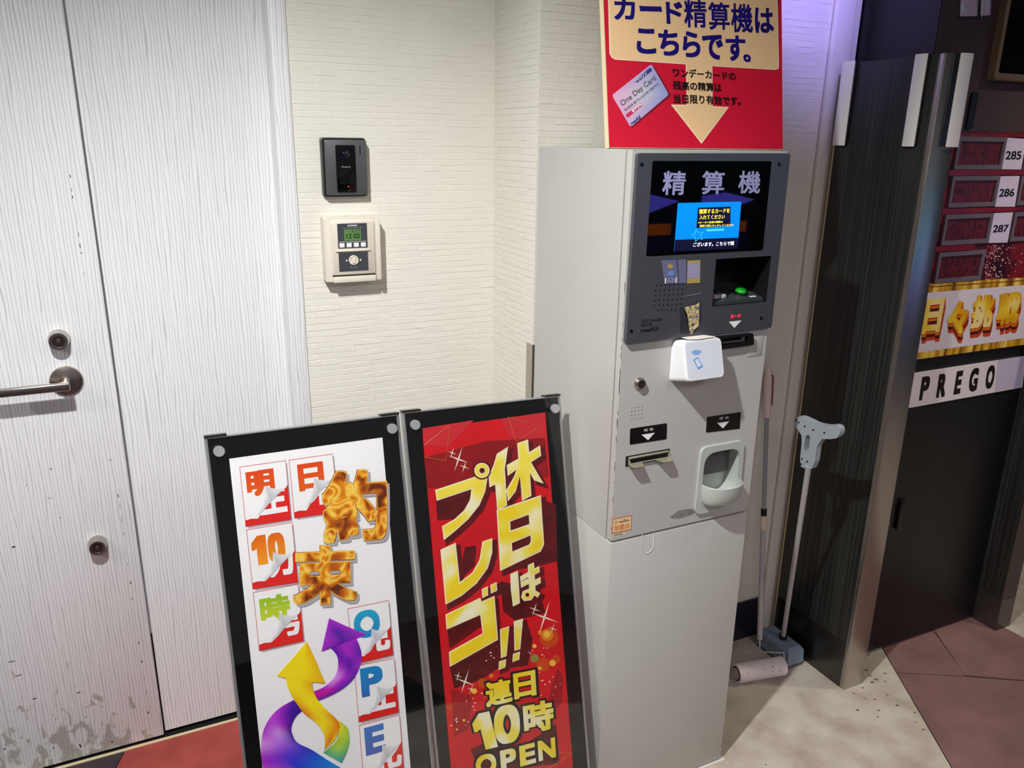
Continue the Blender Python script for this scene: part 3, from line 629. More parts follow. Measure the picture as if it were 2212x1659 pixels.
# smudge and stickers on the door
sm = [(770, 1160), (830, 1130), (900, 1060), (1000, 1040), (1120, 1025), (1190, 1022), (1208, 1055), (1160, 1110), (1040, 1150), (930, 1180), (850, 1182)]
poly('rub_mark', FRONT, [zt(*q) for q in chaikin(sm)], ramp_mat('rubbed_grey', [(.35, (112, 114, 116)), (.6, (144, 145, 144))], (1, 1, 3), 90, 3, .5), door, .0003)
zo = zm(1280, 1080, .1085)
lb = poly('franchise_sticker', FRONT, [zo(385, 375), zo(785, 297), zo(770, 595), zo(380, 670)], mat('orange_border', (206, 128, 84), .4), mc, .0004)
poly('sticker_field', FRONT, [zo(402, 392), zo(766, 322), zo(752, 578), zo(398, 648)], mat('pale_orange', (244, 208, 160), .4), lb, .0007)
poly('sticker_leaf', FRONT, [zo(420, 470), zo(445, 400), zo(490, 400), zo(500, 450), zo(460, 480)], mat('olive_print', (196, 184, 130), .4), lb, .0009)
text('lettering', FRONT, '加盟店', zo(430, 505), zo(735, 455), zo(415, 610), mat('orange_print', (224, 132, 66), .4), lb, .001, .015)
text('lettering', FRONT, '防犯協会連合会', zo(525, 425), zo(728, 385), zo(522, 450), M_ink, lb, .001, .02)
text('lettering', FRONT, '一般社団', zo(585, 388), zo(690, 368), zo(583, 400), M_ink, lb, .001, .01)
lb2 = poly('serial_sticker', FRONT, [zo(385, 690), zo(665, 630), zo(655, 690), zo(385, 750)], mat('beige_sticker', (220, 206, 170), .5), mc, .0003)
text('lettering', FRONT, '03014501', zo(425, 688), zo(600, 655), zo(423, 715), M_ink, lb2, .0006, .01)

# ================================================================== RED SIGN ON THE MACHINE
lean_s = math.radians(9.6); SO = Vector((0, 1.432, ZT)); SN = Vector((0, -math.cos(lean_s), math.sin(lean_s)))
SP = Plane(SO, SN); su = Vector((0, math.sin(lean_s), math.cos(lean_s)))
sgn = thing('sign_board', 'red sign board with cream down arrow and blue Japanese lettering standing on the payment machine', 'sign', (1.12, 1.44, ZT))
bl_ = P(SP, 1314, 317); br_ = P(SP, 1691, 319); zb = .0015
sx0, sx1 = bl_.x, br_.x; Lh = .43
spt = lambda x, v: Vector((x, 0, 0))+Vector((0, SO.y, SO.z))+su*v
solid('board', [spt(sx0, zb), spt(sx1, zb), spt(sx1, Lh), spt(sx0, Lh)], SN, .012, mat('board_edge', (226, 212, 172), .6), sgn)
bd = sgn
SP2 = Plane(SO+SN*.0003, SN)
Mred = mat('sign_red', (206, 22, 52), .3, spec=.45); Mcr = mat('sign_cream', (238, 200, 150), .3, spec=.45); Mcr2 = mat('sign_cream_edge', (248, 226, 190), .3, spec=.45); Mbl = mat('sign_blue', (24, 14, 112), .3)
solid('red_print', [spt(sx0+.002, zb+.001)+SN*.0004, spt(sx1-.0005, zb+.001)+SN*.0004, spt(sx1-.0005, Lh-.001)+SN*.0004, spt(sx0+.002, Lh-.001)+SN*.0004], SN, 0, Mred, sgn)
z5 = zm(1280, 0, .20494)
def chaik_corner(p):
    if len(p) == 2: (a, b), (c, d) = p; return [(a, b-30), (a, b-8), (a-8, d-8), (c-6, d), (c-30, d-1)]
    return [(p[0][0]+20, p[0][1]), (p[0][0]-8, p[0][1]-3), (p[1][0]+6, p[1][1]+2), (p[2][0]+4, p[2][1]+14), (p[2][0], p[2][1]-10)]
def bubble(g):
    tlx, trx = 168-g, 1945+g
    body = [(165-g, -260), (1925+g, -190), (1942+g, 60), (1954+g, 700+g*.6), (1930, 728+g), (1254+g*.8, 690+g), (1258+g*.8, 1128-g*.9), (1420+g*1.8, 1136-g*.8), (1147, 1500+g*1.8), (842-g*1.9, 1110-g*.8), (1000-g*.8, 1112-g*.9), (988-g*.8, 670+g), (240, 622+g), (200-g*.6, 600+g*.6), (185-g, 560)]
    return [z5(*q) for q in body[:3]+chaik_corner(body[3:5])+body[5:12]+chaik_corner(body[12:])]
poly('cream_border', SP2, bubble(9), Mcr2, sgn, .0005)
poly('cream_arrow', SP2, bubble(-3), Mcr, sgn, .0008)
row1 = [('カ', 225, 446, -35, 215), ('ー', 494, 727, 62, 128), ('ド', 772, 945, 18, 258), ('精', 962, 1200, -10, 298), ('算', 1218, 1443, 22, 322), ('機', 1457, 1685, 35, 350), ('は', 1708, 1905, 80, 355)]
for s, x0, x1, y0, y1 in row1:
    sl = .055*(x1-x0)
    text('lettering', SP2, s, z5(x0-6, y0), z5(x1-6, y0+sl*.6), z5(x0+4, y1-sl*.6), Mbl, sgn, .0011, .019 if s in '精算機' else .032)
for s, x0, x1, y0, y1 in [('こ', 460, 665, 298, 575), ('ち', 688, 905, 310, 595), ('ら', 945, 1130, 328, 612), ('で', 1150, 1368, 360, 636), ('す', 1398, 1605, 370, 650), ('。', 1585, 1662, 570, 660)]:
    text('lettering', SP2, s, z5(x0, y0), z5(x1, y0+10), z5(x0+4, y1-10), Mbl, sgn, .0011, .034)
for s, a, b, c in (('ワンデーカードの', (838, 715), (1500, 760), (845, 808)), ('残高の精算は', (842, 850), (1355, 880), (846, 945)), ('当日限り有効です。', (848, 990), (1555, 1020), (852, 1088))):
    text('lettering', SP2, s, z5(*a), z5(*b), z5(*c), M_ink, sgn, .0012, .024)
# printed card on the sign
poly('card_shadow', SP2, [z5(225, 1010), z5(645, 690), z5(828, 1005), z5(415, 1350)], mat('sign_shadow_print', (120, 14, 34), .4), sgn, .0005)
cdv = [z5(*q) for q in ((200, 1005), (618, 675), (803, 998), (398, 1342))]
cp = rounded([P(SP2, *q, .0009) for q in cdv], .006, 4)
cc = sum(cp, Vector())/len(cp)
ik = []
for p in cp:
    t = (p.x-cp[0].x)/(max(v.x for v in cp)-cp[0].x+1e-6); t = max(0, min(1, t)); ik.append((226-80*t, 170-12*t, 205+8*t))
vs_ = [cc]+cp; fs = [[0, i+1, (i+1) % len(cp)+1] for i in range(len(cp))]
crd = make('printed_card', vs_, fs, attr_mat('printed_ink', .3), sgn, inks=[(206, 204, 214)]+ik)
poly('card_bar', SP2, [z5(440, 868), z5(590, 722), z5(618, 718), z5(622, 748), z5(470, 872)], mat('card_navy', (52, 62, 136), .4), crd, .0012)
text('lettering', SP2, 'プリペイド', z5(438, 848), z5(560, 762), z5(452, 880), M_paper, crd, .0015, .01)
text('lettering', SP2, 'One Day Card', z5(278, 1075), z5(640, 790), z5(318, 1135), mat('card_grey', (104, 100, 112), .4), crd, .0015, .012)
text('lettering', SP2, '有効期限 発行日の当日限り有効です', z5(325, 1155), z5(682, 872), z5(340, 1180), mat('card_ink', (70, 58, 92), .4), crd, .0015, .0)
poly('card_pill', SP2, [z5(352, 1205), z5(505, 1085), z5(525, 1110), z5(372, 1240), z5(350, 1228)], mat('card_pink', (206, 44, 92), .4), crd, .0012)
poly('card_pill_window', SP2, [z5(408, 1165), z5(500, 1092), z5(520, 1110), z5(424, 1186)], M_paper, crd, .0014)
text('lettering', SP2, '精算機', z5(425, 1160), z5(500, 1102), z5(433, 1178), MATS['card_pink'], crd, .0016, .01)
text('lettering', SP2, 'maRS', z5(395, 1290), z5(495, 1215), z5(405, 1322), MATS['card_navy'], crd, .0015, .03)
for xx in (sx0+.08, sx1-.09):
    y0 = SO.y+.012; hgt = .16
    tp = spt(xx, hgt)-SN*.0125
    make('prop_foot', [(xx, y0+.002, ZT+.0005), (xx+.02, y0+.002, ZT+.0005), (xx, tp.y, tp.z), (xx+.02, tp.y, tp.z), (xx, y0+.10, ZT+.0005), (xx+.02, y0+.10, ZT+.0005)], [[0, 2, 4], [1, 5, 3], [0, 1, 3, 2], [2, 3, 5, 4], [0, 4, 5, 1]], mat('board_edge', (226, 212, 172), .6), sgn)

# ================================================================== POSTER BOARDS
M_acr = mat('black_acrylic', (9, 9, 10), .06, spec=.5)
M_pane = pane_mat('clear_acrylic', (250, 250, 250), .8, .015)
LEAN = math.radians(13.2)
class Board: pass
def make_board(px_tl, px_tr, ytop, yaw, label):
    b = Board(); n = Vector((math.sin(yaw)*math.cos(LEAN), -math.cos(yaw)*math.cos(LEAN), math.sin(LEAN)))
    tl = P(Plane((0, ytop, 0), (0, -1, 0)), *px_tl); b.pl = Plane(tl, n)
    tr_ = P(b.pl, *px_tr); ux = (tr_-tl); wd_ = ux.length; ux.normalize(); dn = Vector((0, -math.sin(LEAN), -math.cos(LEAN)))
    L_ = -(tl.z-.004)/dn.z; b.tl, b.ux, b.dn, b.w, b.L, b.n = tl, ux, dn, wd_, L_, n
    t = thing('poster_board', label, 'poster stand', tl+ux*wd_/2+dn*L_+Vector((0, 0, -.004))); b.t = t
    q = lambda u, v, o=0.: tl+ux*u+dn*v+n*o
    b.q = q
    e = .0055
    def bar(name, u0, u1, v0, v1, o0, o1, m, bev=.001):
        bm = bmesh.new(); vv = []
        for o in (o0, o1):
            for (u, v) in ((u0, v0), (u1, v0), (u1, v1), (u0, v1)): vv.append(bm.verts.new(q(u, v, o)))
        for f in ((0, 1, 2, 3), (7, 6, 5, 4), (0, 4, 5, 1), (1, 5, 6, 2), (2, 6, 7, 3), (3, 7, 4, 0)): bm.faces.new([vv[i] for i in f])
        if bev: bmesh.ops.bevel(bm, geom=bm.edges[:], offset=bev, segments=1, affect='EDGES')
        return from_bm(name, bm, m, t)
    b.bar = bar
    bar('frame_rail', 0, wd_, 0, e*.6, -.016, .0, M_alu); bar('frame_rail', 0, wd_, L_-e, L_, -.016, 0, M_alu)
    bar('frame_rail', 0, e, 0, L_, -.016, 0, M_alu); bar('frame_rail', wd_-e, wd_, 0, L_, -.016, 0, M_alu)
    bar('backing', e, wd_-e, e*.6, L_-e, -.010, -.004, M_acr, 0)
    bar('acrylic_cover', e*.4, wd_-e*.4, e*.4, L_-e*.4, .0012, .0036, M_pane, 0)
    for u in (.023, wd_-.020):
        for v in (.028, L_-.030):
            lathe('standoff_knob', q(u, v, 0), n, [(0, .006), (.0036, .006), (.0038, .0105), (.011, .0105), (.012, .0098), (.012, .001)], mat('knob_steel', (206, 206, 210), .3, .7), t, 24)
    for u0, u1 in ((.0, .040), (wd_-.040, wd_)):
        bar('corner_clip', u0, u1, -.0035, -.0002, -.018, .004, M_black, .0006)
    # folding leg behind
    up_ = q(wd_/2, .12, -.016); gr = Vector((up_.x, up_.y+.16, .006))
    tube('rear_leg', [up_, gr], .008, M_alu, t)
    b.pp = Plane(tl+n*-.0036, n)
    return b
b1_ = make_board((441, 946), (862, 894), 1.52, 0, 'black poster stand with white paper, gold letters and swirling yellow and purple arrows')
b2_ = make_board((869, 891), (1210, 854), 1.515, 0, 'black poster stand with red poster and big yellow lettering beside the machine')

def strip(name, pl, left, right, cols, parent, off):
    """ribbon between two pixel polylines, coloured along its length: (left colour, middle, right)"""
    if len(left) > 4:
        left, right = catmull(left), catmull(right); fl = catmull([sum((tuple(x) for x in c), ()) for c in cols]); cols = [tuple(tuple(max(0, min(255, v)) for v in c[k:k+3]) for k in (0, 3, 6)) for c in fl]
    vs_, ik, fs = [], [], []; n = len(left)
    for i in range(n):
        a = P(pl, *left[i], off); b = P(pl, *right[i], off); c = cols[i]
        for k, t in enumerate((0, .5, 1)): vs_.append(a+(b-a)*t); ik.append(c[k])
    for i in range(n-1):
        for k in (0, 1): fs.append([i*3+k, i*3+k+1, (i+1)*3+k+1, (i+1)*3+k])
    return make(name, vs_, fs, attr_mat('printed_ink', .3), parent, inks=ik)
# ---- left poster
t1 = b1_.t; pl = b1_.pp
A_ = zm(420, 840, .3014); B_ = zm(420, 1240, .25257)
bot = [b1_.q(P(pl, *c).x*0, 0) for c in ()]
e0 = P(pl, 495, 991); e1 = P(pl, 826, 945); sl0 = P(pl, 567, 1659); sl1 = P(pl, 887, 1659)
ext = lambda a, b: a+(b-a)*1.30
ps = solid('poster_sheet', [e0, e1, ext(e1, sl1), ext(e0, sl0)], b1_.n, 0, mat('poster_white', (246, 245, 247), .35, var=.02, vscale=5), t1)
Mtr = mat('calendar_red', (226, 34, 28), .35); Mtl = mat('calendar_line', (196, 70, 84), .4); Msh = mat('print_grey', (176, 174, 178), .4); Mcurl = attr_mat('printed_ink', .3)
def tile(q, front, fq, under, uq, col, col2, z, fold):
    """calendar leaf: red card, white strokes of the sign below, white leaf curling up with its own coloured sign"""
    TL, TR, BR, BL = [Vector((*c, 0)) for c in q]
    at = lambda s, t: tuple(((TL*(1-s)+TR*s)*(1-t)+(BL*(1-s)+BR*s)*t)[:2])
    s_ = [z(*(at(a, b))) for a, b in ((.03, .05), (1.035, .04), (1.035, 1.035), (.05, 1.04))]
    poly('card_drop_shadow', pl, s_, Msh, ps, .0002)
    poly('card_outline', pl, [z(*at(a, b)) for a, b in ((-.012, -.010), (1.012, -.010), (1.012, 1.01), (-.012, 1.01))], Mtl, ps, .0004)
    cdp = poly('calendar_card', pl, [z(*at(a, b)) for a, b in ((0, .3), (1, .3), (1, 1), (0, 1))], Mtr, ps, .0006)
    if under: text('lettering', pl, under, z(*at(uq[0], uq[1])), z(*at(uq[2], uq[1])), z(*at(uq[0], uq[3])), M_paper, ps, .0008, .05)
    poly('calendar_leaf', pl, [z(*at(a, b)) for a, b in ((0, 0), (1, 0), (1, fold), (.96, fold+.05), (.80, fold+.13), (.60, fold+.24), (.42, fold+.37), (.28, .90), (.12, .885), (0, .90))], M_paper, ps, .0010)
    text('lettering', pl, front, z(*at(fq[0], fq[1])), z(*at(fq[2], fq[1])), z(*at(fq[0], fq[3])), attr_mat('printed_ink', .3), ps, .0012, .05, inks=(col, col2))
    # the curl: bright edge, grey fold
    cu = [(.99, fold+.02), (.80, fold+.05), (.62, fold+.02), (.52, fold-.03), (.50, fold+.12), (.40, fold+.28), (.24, .88), (.44, fold+.36), (.62, fold+.235), (.82, fold+.12)]
    pts = [P(pl, *z(*at(a, b)), .0014) for a, b in cu]; g = [(250, 250, 250), (236, 236, 238), (222, 222, 226), (216, 216, 220), (240, 240, 242), (250, 250, 250), (228, 228, 230), (206, 206, 212), (190, 190, 198), (206, 206, 212)]
    make('leaf_curl', pts, [[0, 1, 9], [1, 8, 9], [1, 2, 8], [2, 3, 8], [3, 4, 8], [4, 7, 8], [4, 5, 7], [5, 6, 7]], Mcurl, ps, inks=g)
OR, OR2 = (226, 70, 14), (232, 96, 20)
tile([(327, 562), (651, 517), (690, 935), (370, 985)], '明', (.10, .09, .72, .52), '生', (.35, .30, .95, .86), OR, OR2, A_, .40)
tile([(680, 513), (988, 469), (1030, 880), (720, 925)], '日', (.16, .09, .76, .56), '木', (.30, .35, 1.0, .84), OR, OR2, A_, .38)
tile([(375, 1012), (697, 960), (740, 1385), (420, 1433)], '10', (.06, .12, .80, .62), '刀', (.40, .35, .95, .86), (226, 104, 14), (248, 160, 24), A_, .46)
tile([(505, 160), (885, 90), (932, 570), (558, 655)], '時', (.10, .10, .78, .55), '弓', (.45, .42, .95, .86), (150, 190, 30), (208, 222, 50), B_, .46)
tile([(1313, 300), (1658, 228), (1697, 690), (1362, 770)], 'O', (.10, .08, .74, .58), '兜', (.20, .30, .95, .88), (30, 172, 206), (28, 140, 206), B_, .46)
tile([(1370, 790), (1705, 722), (1745, 1180), (1408, 1265)], 'P', (.12, .06, .68, .58), '止', (.30, .35, .95, .88), (28, 140, 206), (52, 112, 196), B_, .46)
tile([(1412, 1297), (1750, 1205), (1790, 1690), (1450, 1775)], 'E', (.10, .06, .60, .56), '化', (.30, .35, .98, .90), (44, 120, 200), (72, 96, 180), B_, .46)
Mgold = ramp_mat('gold_print_gloss', [(.28, (104, 44, 6)), (.40, (196, 98, 10)), (.50, (236, 156, 22)), (.58, (252, 214, 92)), (.66, (232, 146, 18)), (.78, (150, 66, 8))], (1, 1, 1), 26, 1.5, .22, 1.2)
Mgolde = mat('gold_print_edge', (150, 78, 14), .3); Mgoldl = mat('gold_print_rim', (252, 208, 96), .3)
for s, a, b, c in (('約', (900, 590), (1376, 562), (925, 1120)), ('束', (700, 1125), (1165, 1110), (705, 1560))):
    sh = lambda q, d: A_(q[0]+d, q[1]+d*1.2)
    text('lettering_shadow', pl, s, sh(a, 16), sh(b, 16), sh(c, 16), Msh, ps, .0016, .052, None)
    text('lettering_edge', pl, s, A_(*a), A_(*b), A_(*c), Mgolde, ps, .0018, .052)
    text('lettering_rim', pl, s, sh(a, 4), sh(b, 0), sh(c, 0), Mgoldl, ps, .0020, .044)
    text('lettering', pl, s, sh(a, 8), (A_(b[0]-6, b[1]+8)), (A_(c[0]+8, c[1]-6)), Mgold, ps, .0022, .036)
# ribbons
Z = lambda *l: [B_(*q) for q in l]
V1, V2, V3, V4 = (92, 30, 176), (176, 44, 206), (226, 150, 240), (60, 20, 150)
strip('ribbon_purple', pl, Z((1160, 625), (1215, 690), (1228, 770), (1212, 850), (1165, 915), (1095, 970), (1015, 1002)), Z((1385, 550), (1425, 660), (1420, 770), (1370, 880), (1280, 970), (1170, 1035), (1048, 1085)),
      [(V1, V2, V2), (V1, V2, V1), (V2, V1, V2), (V3, V2, V1), (V3, V2, V1), (V2, (206, 30, 160), V1), ((196, 26, 150), (206, 30, 150), V1)], ps, .0016)
strip('ribbon_purple', pl, Z((1150, 375), (1117, 520), (1085, 660), (1150, 628)), Z((1150, 375), (1290, 440), (1470, 515), (1385, 552)), [(V2, V2, V2), (V2, V1, V2), (V2, V1, V2), (V2, V1, V2)], ps, .0018)
strip('ribbon_violet', pl, Z((850, 1075), (740, 1135), (650, 1220), (592, 1330), (570, 1450), (574, 1590), (600, 1700), (650, 1790)), Z((920, 1168), (862, 1225), (828, 1310), (838, 1370), (880, 1440), (1000, 1500), (1140, 1590), (1330, 1700)),
      [(V1, V4, V4), (V2, V1, V4), ((196, 80, 220), V2, V4), (V2, (210, 150, 240), V4), ((226, 150, 236), (190, 110, 236), (60, 60, 200)), (V2, (100, 60, 220), (30, 60, 200)), ((206, 90, 220), (40, 60, 216), (20, 120, 220)), ((150, 60, 206), (20, 100, 220), (40, 170, 226))], ps, .0014)
Yl, Yd, Yo, Yg = (250, 226, 30), (240, 180, 20), (232, 120, 20), (170, 205, 50)
strip('ribbon_green', pl, Z((1215, 1262), (1235, 1330), (1215, 1420), (1160, 1475), (1100, 1522)), Z((1235, 1250), (1305, 1310), (1326, 1400), (1308, 1500), (1258, 1612)),
      [(Yo, Yl, (200, 220, 60)), (Yl, (214, 226, 60), Yg), (Yg, (190, 214, 60), (150, 195, 60)), ((150, 200, 70), (180, 214, 90), (90, 185, 110)), ((60, 170, 130), (90, 190, 150), (40, 160, 160))], ps, .0016)
strip('ribbon_yellow', pl, Z((780, 885), (800, 970), (860, 1085), (935, 1185), (1040, 1270), (1098, 1350), (1116, 1430), (1110, 1500)), Z((1008, 920), (1012, 980), (1045, 1060), (1120, 1150), (1210, 1235), (1240, 1300), (1205, 1405), (1140, 1470)),
      [(Yl, Yl, Yd), (Yl, Yl, Yd), (Yd, Yl, Yl), (Yo, Yl, Yl), (Yl, Yl, Yo), (Yl, Yd, Yo), (Yd, Yo, Yl), (Yo, Yd, Yl)], ps, .0019)
strip('ribbon_yellow', pl, Z((960, 572), (840, 715), (702, 868), (790, 888)), Z((960, 572), (1040, 745), (1118, 932), (1005, 920)), [(Yl, Yd, Yd), (Yl, Yl, Yd), (Yl, Yl, Yd), (Yl, Yl, Yd)], ps, .0021)
# ---- right poster
t2 = b2_.t; pl = b2_.pp; C_ = zm(800, 820, .3014); D_ = zm(860, 1240, .2526)
e0 = P(pl, 912, 928); e1 = P(pl, 1178, 891); sl0 = P(pl, 974, 1659); sl1 = P(pl, 1238, 1659)
ps = solid('poster_sheet', [e0, e1, ext(e1, sl1), ext(e0, sl0)], b2_.n, 0, mat('poster_red', (216, 18, 28), .35, var=.10, vscale=8), t2)
Mdk = mat('poster_maroon', (96, 8, 14), .4, var=.3, vscale=30); Mye = ramp_mat('poster_yellow', [(.36, (252, 222, 34)), (.52, (253, 236, 92)), (.66, (255, 250, 214))], (1, 1, 1), 14, 1, .3); Mye2 = mat('poster_yellow_rim', (252, 244, 200), .3)
Mbk = mat('poster_black', (22, 10, 8), .4)
poly('red_facet', pl, [C_(385, 560), C_(830, 440), C_(1250, 420), C_(1280, 700), C_(900, 760), C_(410, 780)], mat('poster_deep_red', (150, 12, 20), .4, var=.15, vscale=20), ps, .0002)
poly('red_facet', pl, [C_(370, 350), C_(740, 290), C_(560, 480), C_(385, 470)], mat('poster_rose', (206, 40, 48), .4), ps, .0003)
poly('red_facet', pl, [C_(930, 280), C_(1250, 235), C_(1262, 420), C_(1000, 420)], MATS['poster_rose'], ps, .0003)
poly('dark_block', pl, [C_(470, 860), C_(740, 780), C_(720, 900), C_(600, 1000), C_(480, 1010)], Mdk, ps, .0003)
poly('dark_block', pl, [C_(680, 1200), C_(760, 1190), C_(750, 1330), C_(640, 1440), C_(660, 1280)], Mdk, ps, .0003)
poly('dark_block', pl, [C_(1220, 850), C_(1330, 900), C_(1340, 1300), C_(1230, 1330), C_(960, 1380), C_(1230, 1260)], Mdk, ps, .0003)
poly('dark_block', pl, [D_(440, 790), D_(850, 620), D_(860, 800), D_(720, 900), D_(480, 980)], Mdk, ps, .0003)
poly('dark_block', pl, [D_(420, 470), D_(700, 350), D_(710, 450), D_(440, 640)], Mdk, ps, .0003)
poly('dark_block', pl, [D_(870, 60), D_(1200, 130), D_(1260, 330), D_(1000, 400), D_(900, 320)], Mdk, ps, .0003)
poly('dark_block', pl, [D_(850, 480), D_(1100, 400), D_(1150, 560), D_(1110, 780), D_(980, 800), D_(860, 820)], Mdk, ps, .0003)
poly('dark_stripe', pl, [D_(450, 980), D_(640, 1040), D_(600, 1330), D_(480, 1390)], mat('poster_faint_red', (168, 14, 24), .4), ps, .0003)
poly('dark_stripe', pl, [D_(1360, 800), D_(1410, 880), D_(1400, 1100), D_(1260, 1250), D_(1300, 1000)], MATS['poster_faint_red'], ps, .0003)
poly('dark_stripe', pl, [D_(620, 1500), D_(830, 1400), D_(1050, 1480), D_(1350, 1280), D_(1380, 1620), D_(700, 1700)], Mdk, ps, .0003)
def disc(cx, cy, r, m, off, z=D_): make('bokeh_disc', [P(pl, *z(cx+r*math.cos(k*.3142), cy+r*math.sin(k*.3142)), off) for k in range(20)], [list(range(20))], m, ps)
Mo1 = mat('poster_orange', (214, 74, 14), .4); Mo2 = mat('poster_amber', (238, 132, 20), .4); Mo3 = mat('poster_gold', (250, 196, 70), .4); Msp = mat('poster_spark', (255, 240, 220), .4)
for cx, cy, r, m, o in ((1290, 545, 82, Mo1, .0005), (1275, 520, 52, Mo2, .0007), (1270, 515, 30, Mo3, .0009), (1240, 775, 60, Mo1, .0005), (1320, 760, 28, Mo3, .0007), (1350, 730, 38, Mo1, .0004), (1210, 805, 16, Mo3, .0008), (1165, 615, 18, Mo3, .0007), (1215, 500, 22, Mo2, .0006), (650, 1000, 24, Mo3, .0007), (720, 930, 40, Mo1, .0005), (440, 1145, 26, Mo1, .0005), (562, 1250, 12, Mo3, .0006), (795, 870, 18, Mo2, .0006), (500, 1328, 9, Mo3, .0006), (1165, 720, 36, mat('poster_olive', (150, 140, 60), .4), .0005)):
    disc(cx, cy, r, m, o)
def sparkle(cx, cy, L_, w_, z=D_):
    for a, l in ((math.radians(72), L_), (math.radians(-20), L_*.85)):
        d = (math.cos(a), -math.sin(a)); n_ = (-d[1]*w_, d[0]*w_)
        poly('sparkle', pl, [z(cx+d[0]*l, cy+d[1]*l), z(cx+n_[0], cy+n_[1]), z(cx-d[0]*l, cy-d[1]*l), z(cx-n_[0], cy-n_[1])], Msp, ps, .0010)
for a in ((1250, 370, 150, 8), (1165, 300, 60, 5), (1320, 465, 50, 4), (570, 920, 110, 7), (510, 870, 45, 4), (625, 985, 45, 4)): sparkle(*a)
for a in ((630, 570, 90, 6), (585, 525, 40, 4), (672, 625, 45, 4)): sparkle(*a, z=C_)
rs = random.Random(5)
for k in range(46):
    cx, cy = rs.choice([(1220, 650), (1260, 890), (690, 1060), (520, 1200), (820, 660)]); disc(cx+rs.gauss(0, 60), cy+rs.gauss(0, 60), rs.uniform(3, 7), Msp, .0008)
def wire(pts, z):
    tube('gold_line', [P(pl, *z(*q), .0008) for q in pts], .0005, mat('gold_line', (206, 140, 60), .4), ps, 5)
wire([(385, 470), (570, 325), (540, 580), (390, 555)], C_); wire([(985, 270), (1215, 335), (1045, 445), (985, 270)], C_); wire([(1360, 1530), (1485, 1530), (1290, 1659)], D_); wire([(1225, 1659), (1235, 1600)], D_)
def inset(pts, d):
    n = len(pts); out = []; ar = sum(pts[i][0]*pts[(i+1) % n][1]-pts[(i+1) % n][0]*pts[i][1] for i in range(n)); sg = 1 if ar > 0 else -1
    for i in range(n):
        p0, p1, p2 = pts[i-1], pts[i], pts[(i+1) % n]
        e1 = Vector((p1[0]-p0[0], p1[1]-p0[1])).normalized(); e2 = Vector((p2[0]-p1[0], p2[1]-p1[1])).normalized()
        n1_ = Vector((-e1.y, e1.x))*sg; n2_ = Vector((-e2.y, e2.x))*sg; b_ = (n1_+n2_); b_ = b_*(1/max(.35, b_.dot(n1_)))
        out.append((p1[0]+b_.x*d, p1[1]+b_.y*d))
    return out
big = [(C_, [[(905, 530), (985, 480), (962, 640), (978, 900), (908, 938), (892, 752), (852, 772), (845, 690), (880, 615)]], []),
       (C_, [[(975, 612), (1058, 566), (1050, 455), (1128, 428), (1136, 520), (1214, 470), (1222, 545), (1150, 592), (1240, 745), (1172, 722), (1142, 668), (1152, 832), (1085, 868), (1070, 690), (1040, 800), (985, 872), (972, 790), (1030, 690), (1046, 645), (982, 690)]], []),
       (C_, [[(462, 790), (828, 668), (838, 700), (822, 800), (780, 900), (700, 1000), (600, 1090), (525, 1150), (512, 1050), (600, 1000), (670, 935), (712, 860), (722, 785), (475, 868)]], []),
       (C_, [[(905, 935), (1222, 828), (1246, 1180), (1222, 1232), (930, 1372)]], [[(1002, 1018), (1135, 968), (1140, 1035), (1006, 1082)], [(1014, 1172), (1148, 1116), (1150, 1160), (1138, 1182), (1018, 1232)]]),
       (C_, [[(500, 1218), (610, 1168), (640, 1450), (730, 1380), (780, 1290), (795, 1200), (800, 1160), (872, 1135), (872, 1240), (840, 1350), (760, 1460), (650, 1550), (537, 1612)]], []),
       (D_, [[(402, 345), (700, 200), (712, 232), (822, 185), (852, 560), (440, 792), (432, 665), (720, 505), (700, 348), (412, 474)]], []),
       (D_, [[(712, 128), (765, 102), (768, 180), (718, 205)]], []), (D_, [[(785, 92), (840, 66), (845, 140), (790, 166)]], []),
       (C_, [[(1000, 1392), (1055, 1368), (1062, 1450), (1070, 1600), (1020, 1626), (1004, 1500)]], []),
       (C_, [[(1070, 1410), (1128, 1378), (1126, 1328), (1170, 1308), (1174, 1352), (1208, 1334), (1212, 1378), (1176, 1398), (1178, 1434), (1216, 1412), (1220, 1456), (1180, 1478), (1182, 1510), (1216, 1530), (1196, 1562), (1176, 1545), (1150, 1580), (1100, 1586), (1078, 1560), (1090, 1515), (1136, 1496), (1136, 1500), (1134, 1462), (1078, 1492), (1074, 1450), (1132, 1422), (1130, 1416), (1074, 1448)]], []),
       (D_, [[(868, 470), (948, 444), (925, 700), (876, 718)]], []), (D_, [[(860, 745), (922, 726), (915, 795), (856, 820)]], []),
       (D_, [[(986, 402), (1066, 378), (1042, 640), (992, 656)]], []), (D_, [[(980, 680), (1040, 660), (1034, 730), (974, 752)]], [])]
for z, outs, holes in big:
    for ol in outs:
        poly('lettering_shadow', pl, [z(x+24, y+22) for x, y in inset(ol, -10)], Mdk, ps, .0012)
        if holes:
            lp0 = Plane(pl.o+pl.n*.0016, pl.n); plate('lettering_rim', lp0, [P(lp0, *z(*q)) for q in ol], [[P(lp0, *z(*q)) for q in h] for h in holes], .0001, Mye2, ps)
            lp1 = Plane(pl.o+pl.n*.0019, pl.n); plate('lettering', lp1, [P(lp1, *z(*q)) for q in inset(ol, 9)], [[P(lp1, *z(*q)) for q in inset(h, -9)] for h in holes], .0001, Mye, ps)
        else:
            poly('lettering_rim', pl, [z(*q) for q in ol], Mye2, ps, .0016); poly('lettering', pl, [z(*q) for q in inset(ol, 9)], Mye, ps, .0019)
disc(1122, 1540, 14, Mdk, .0023, C_)
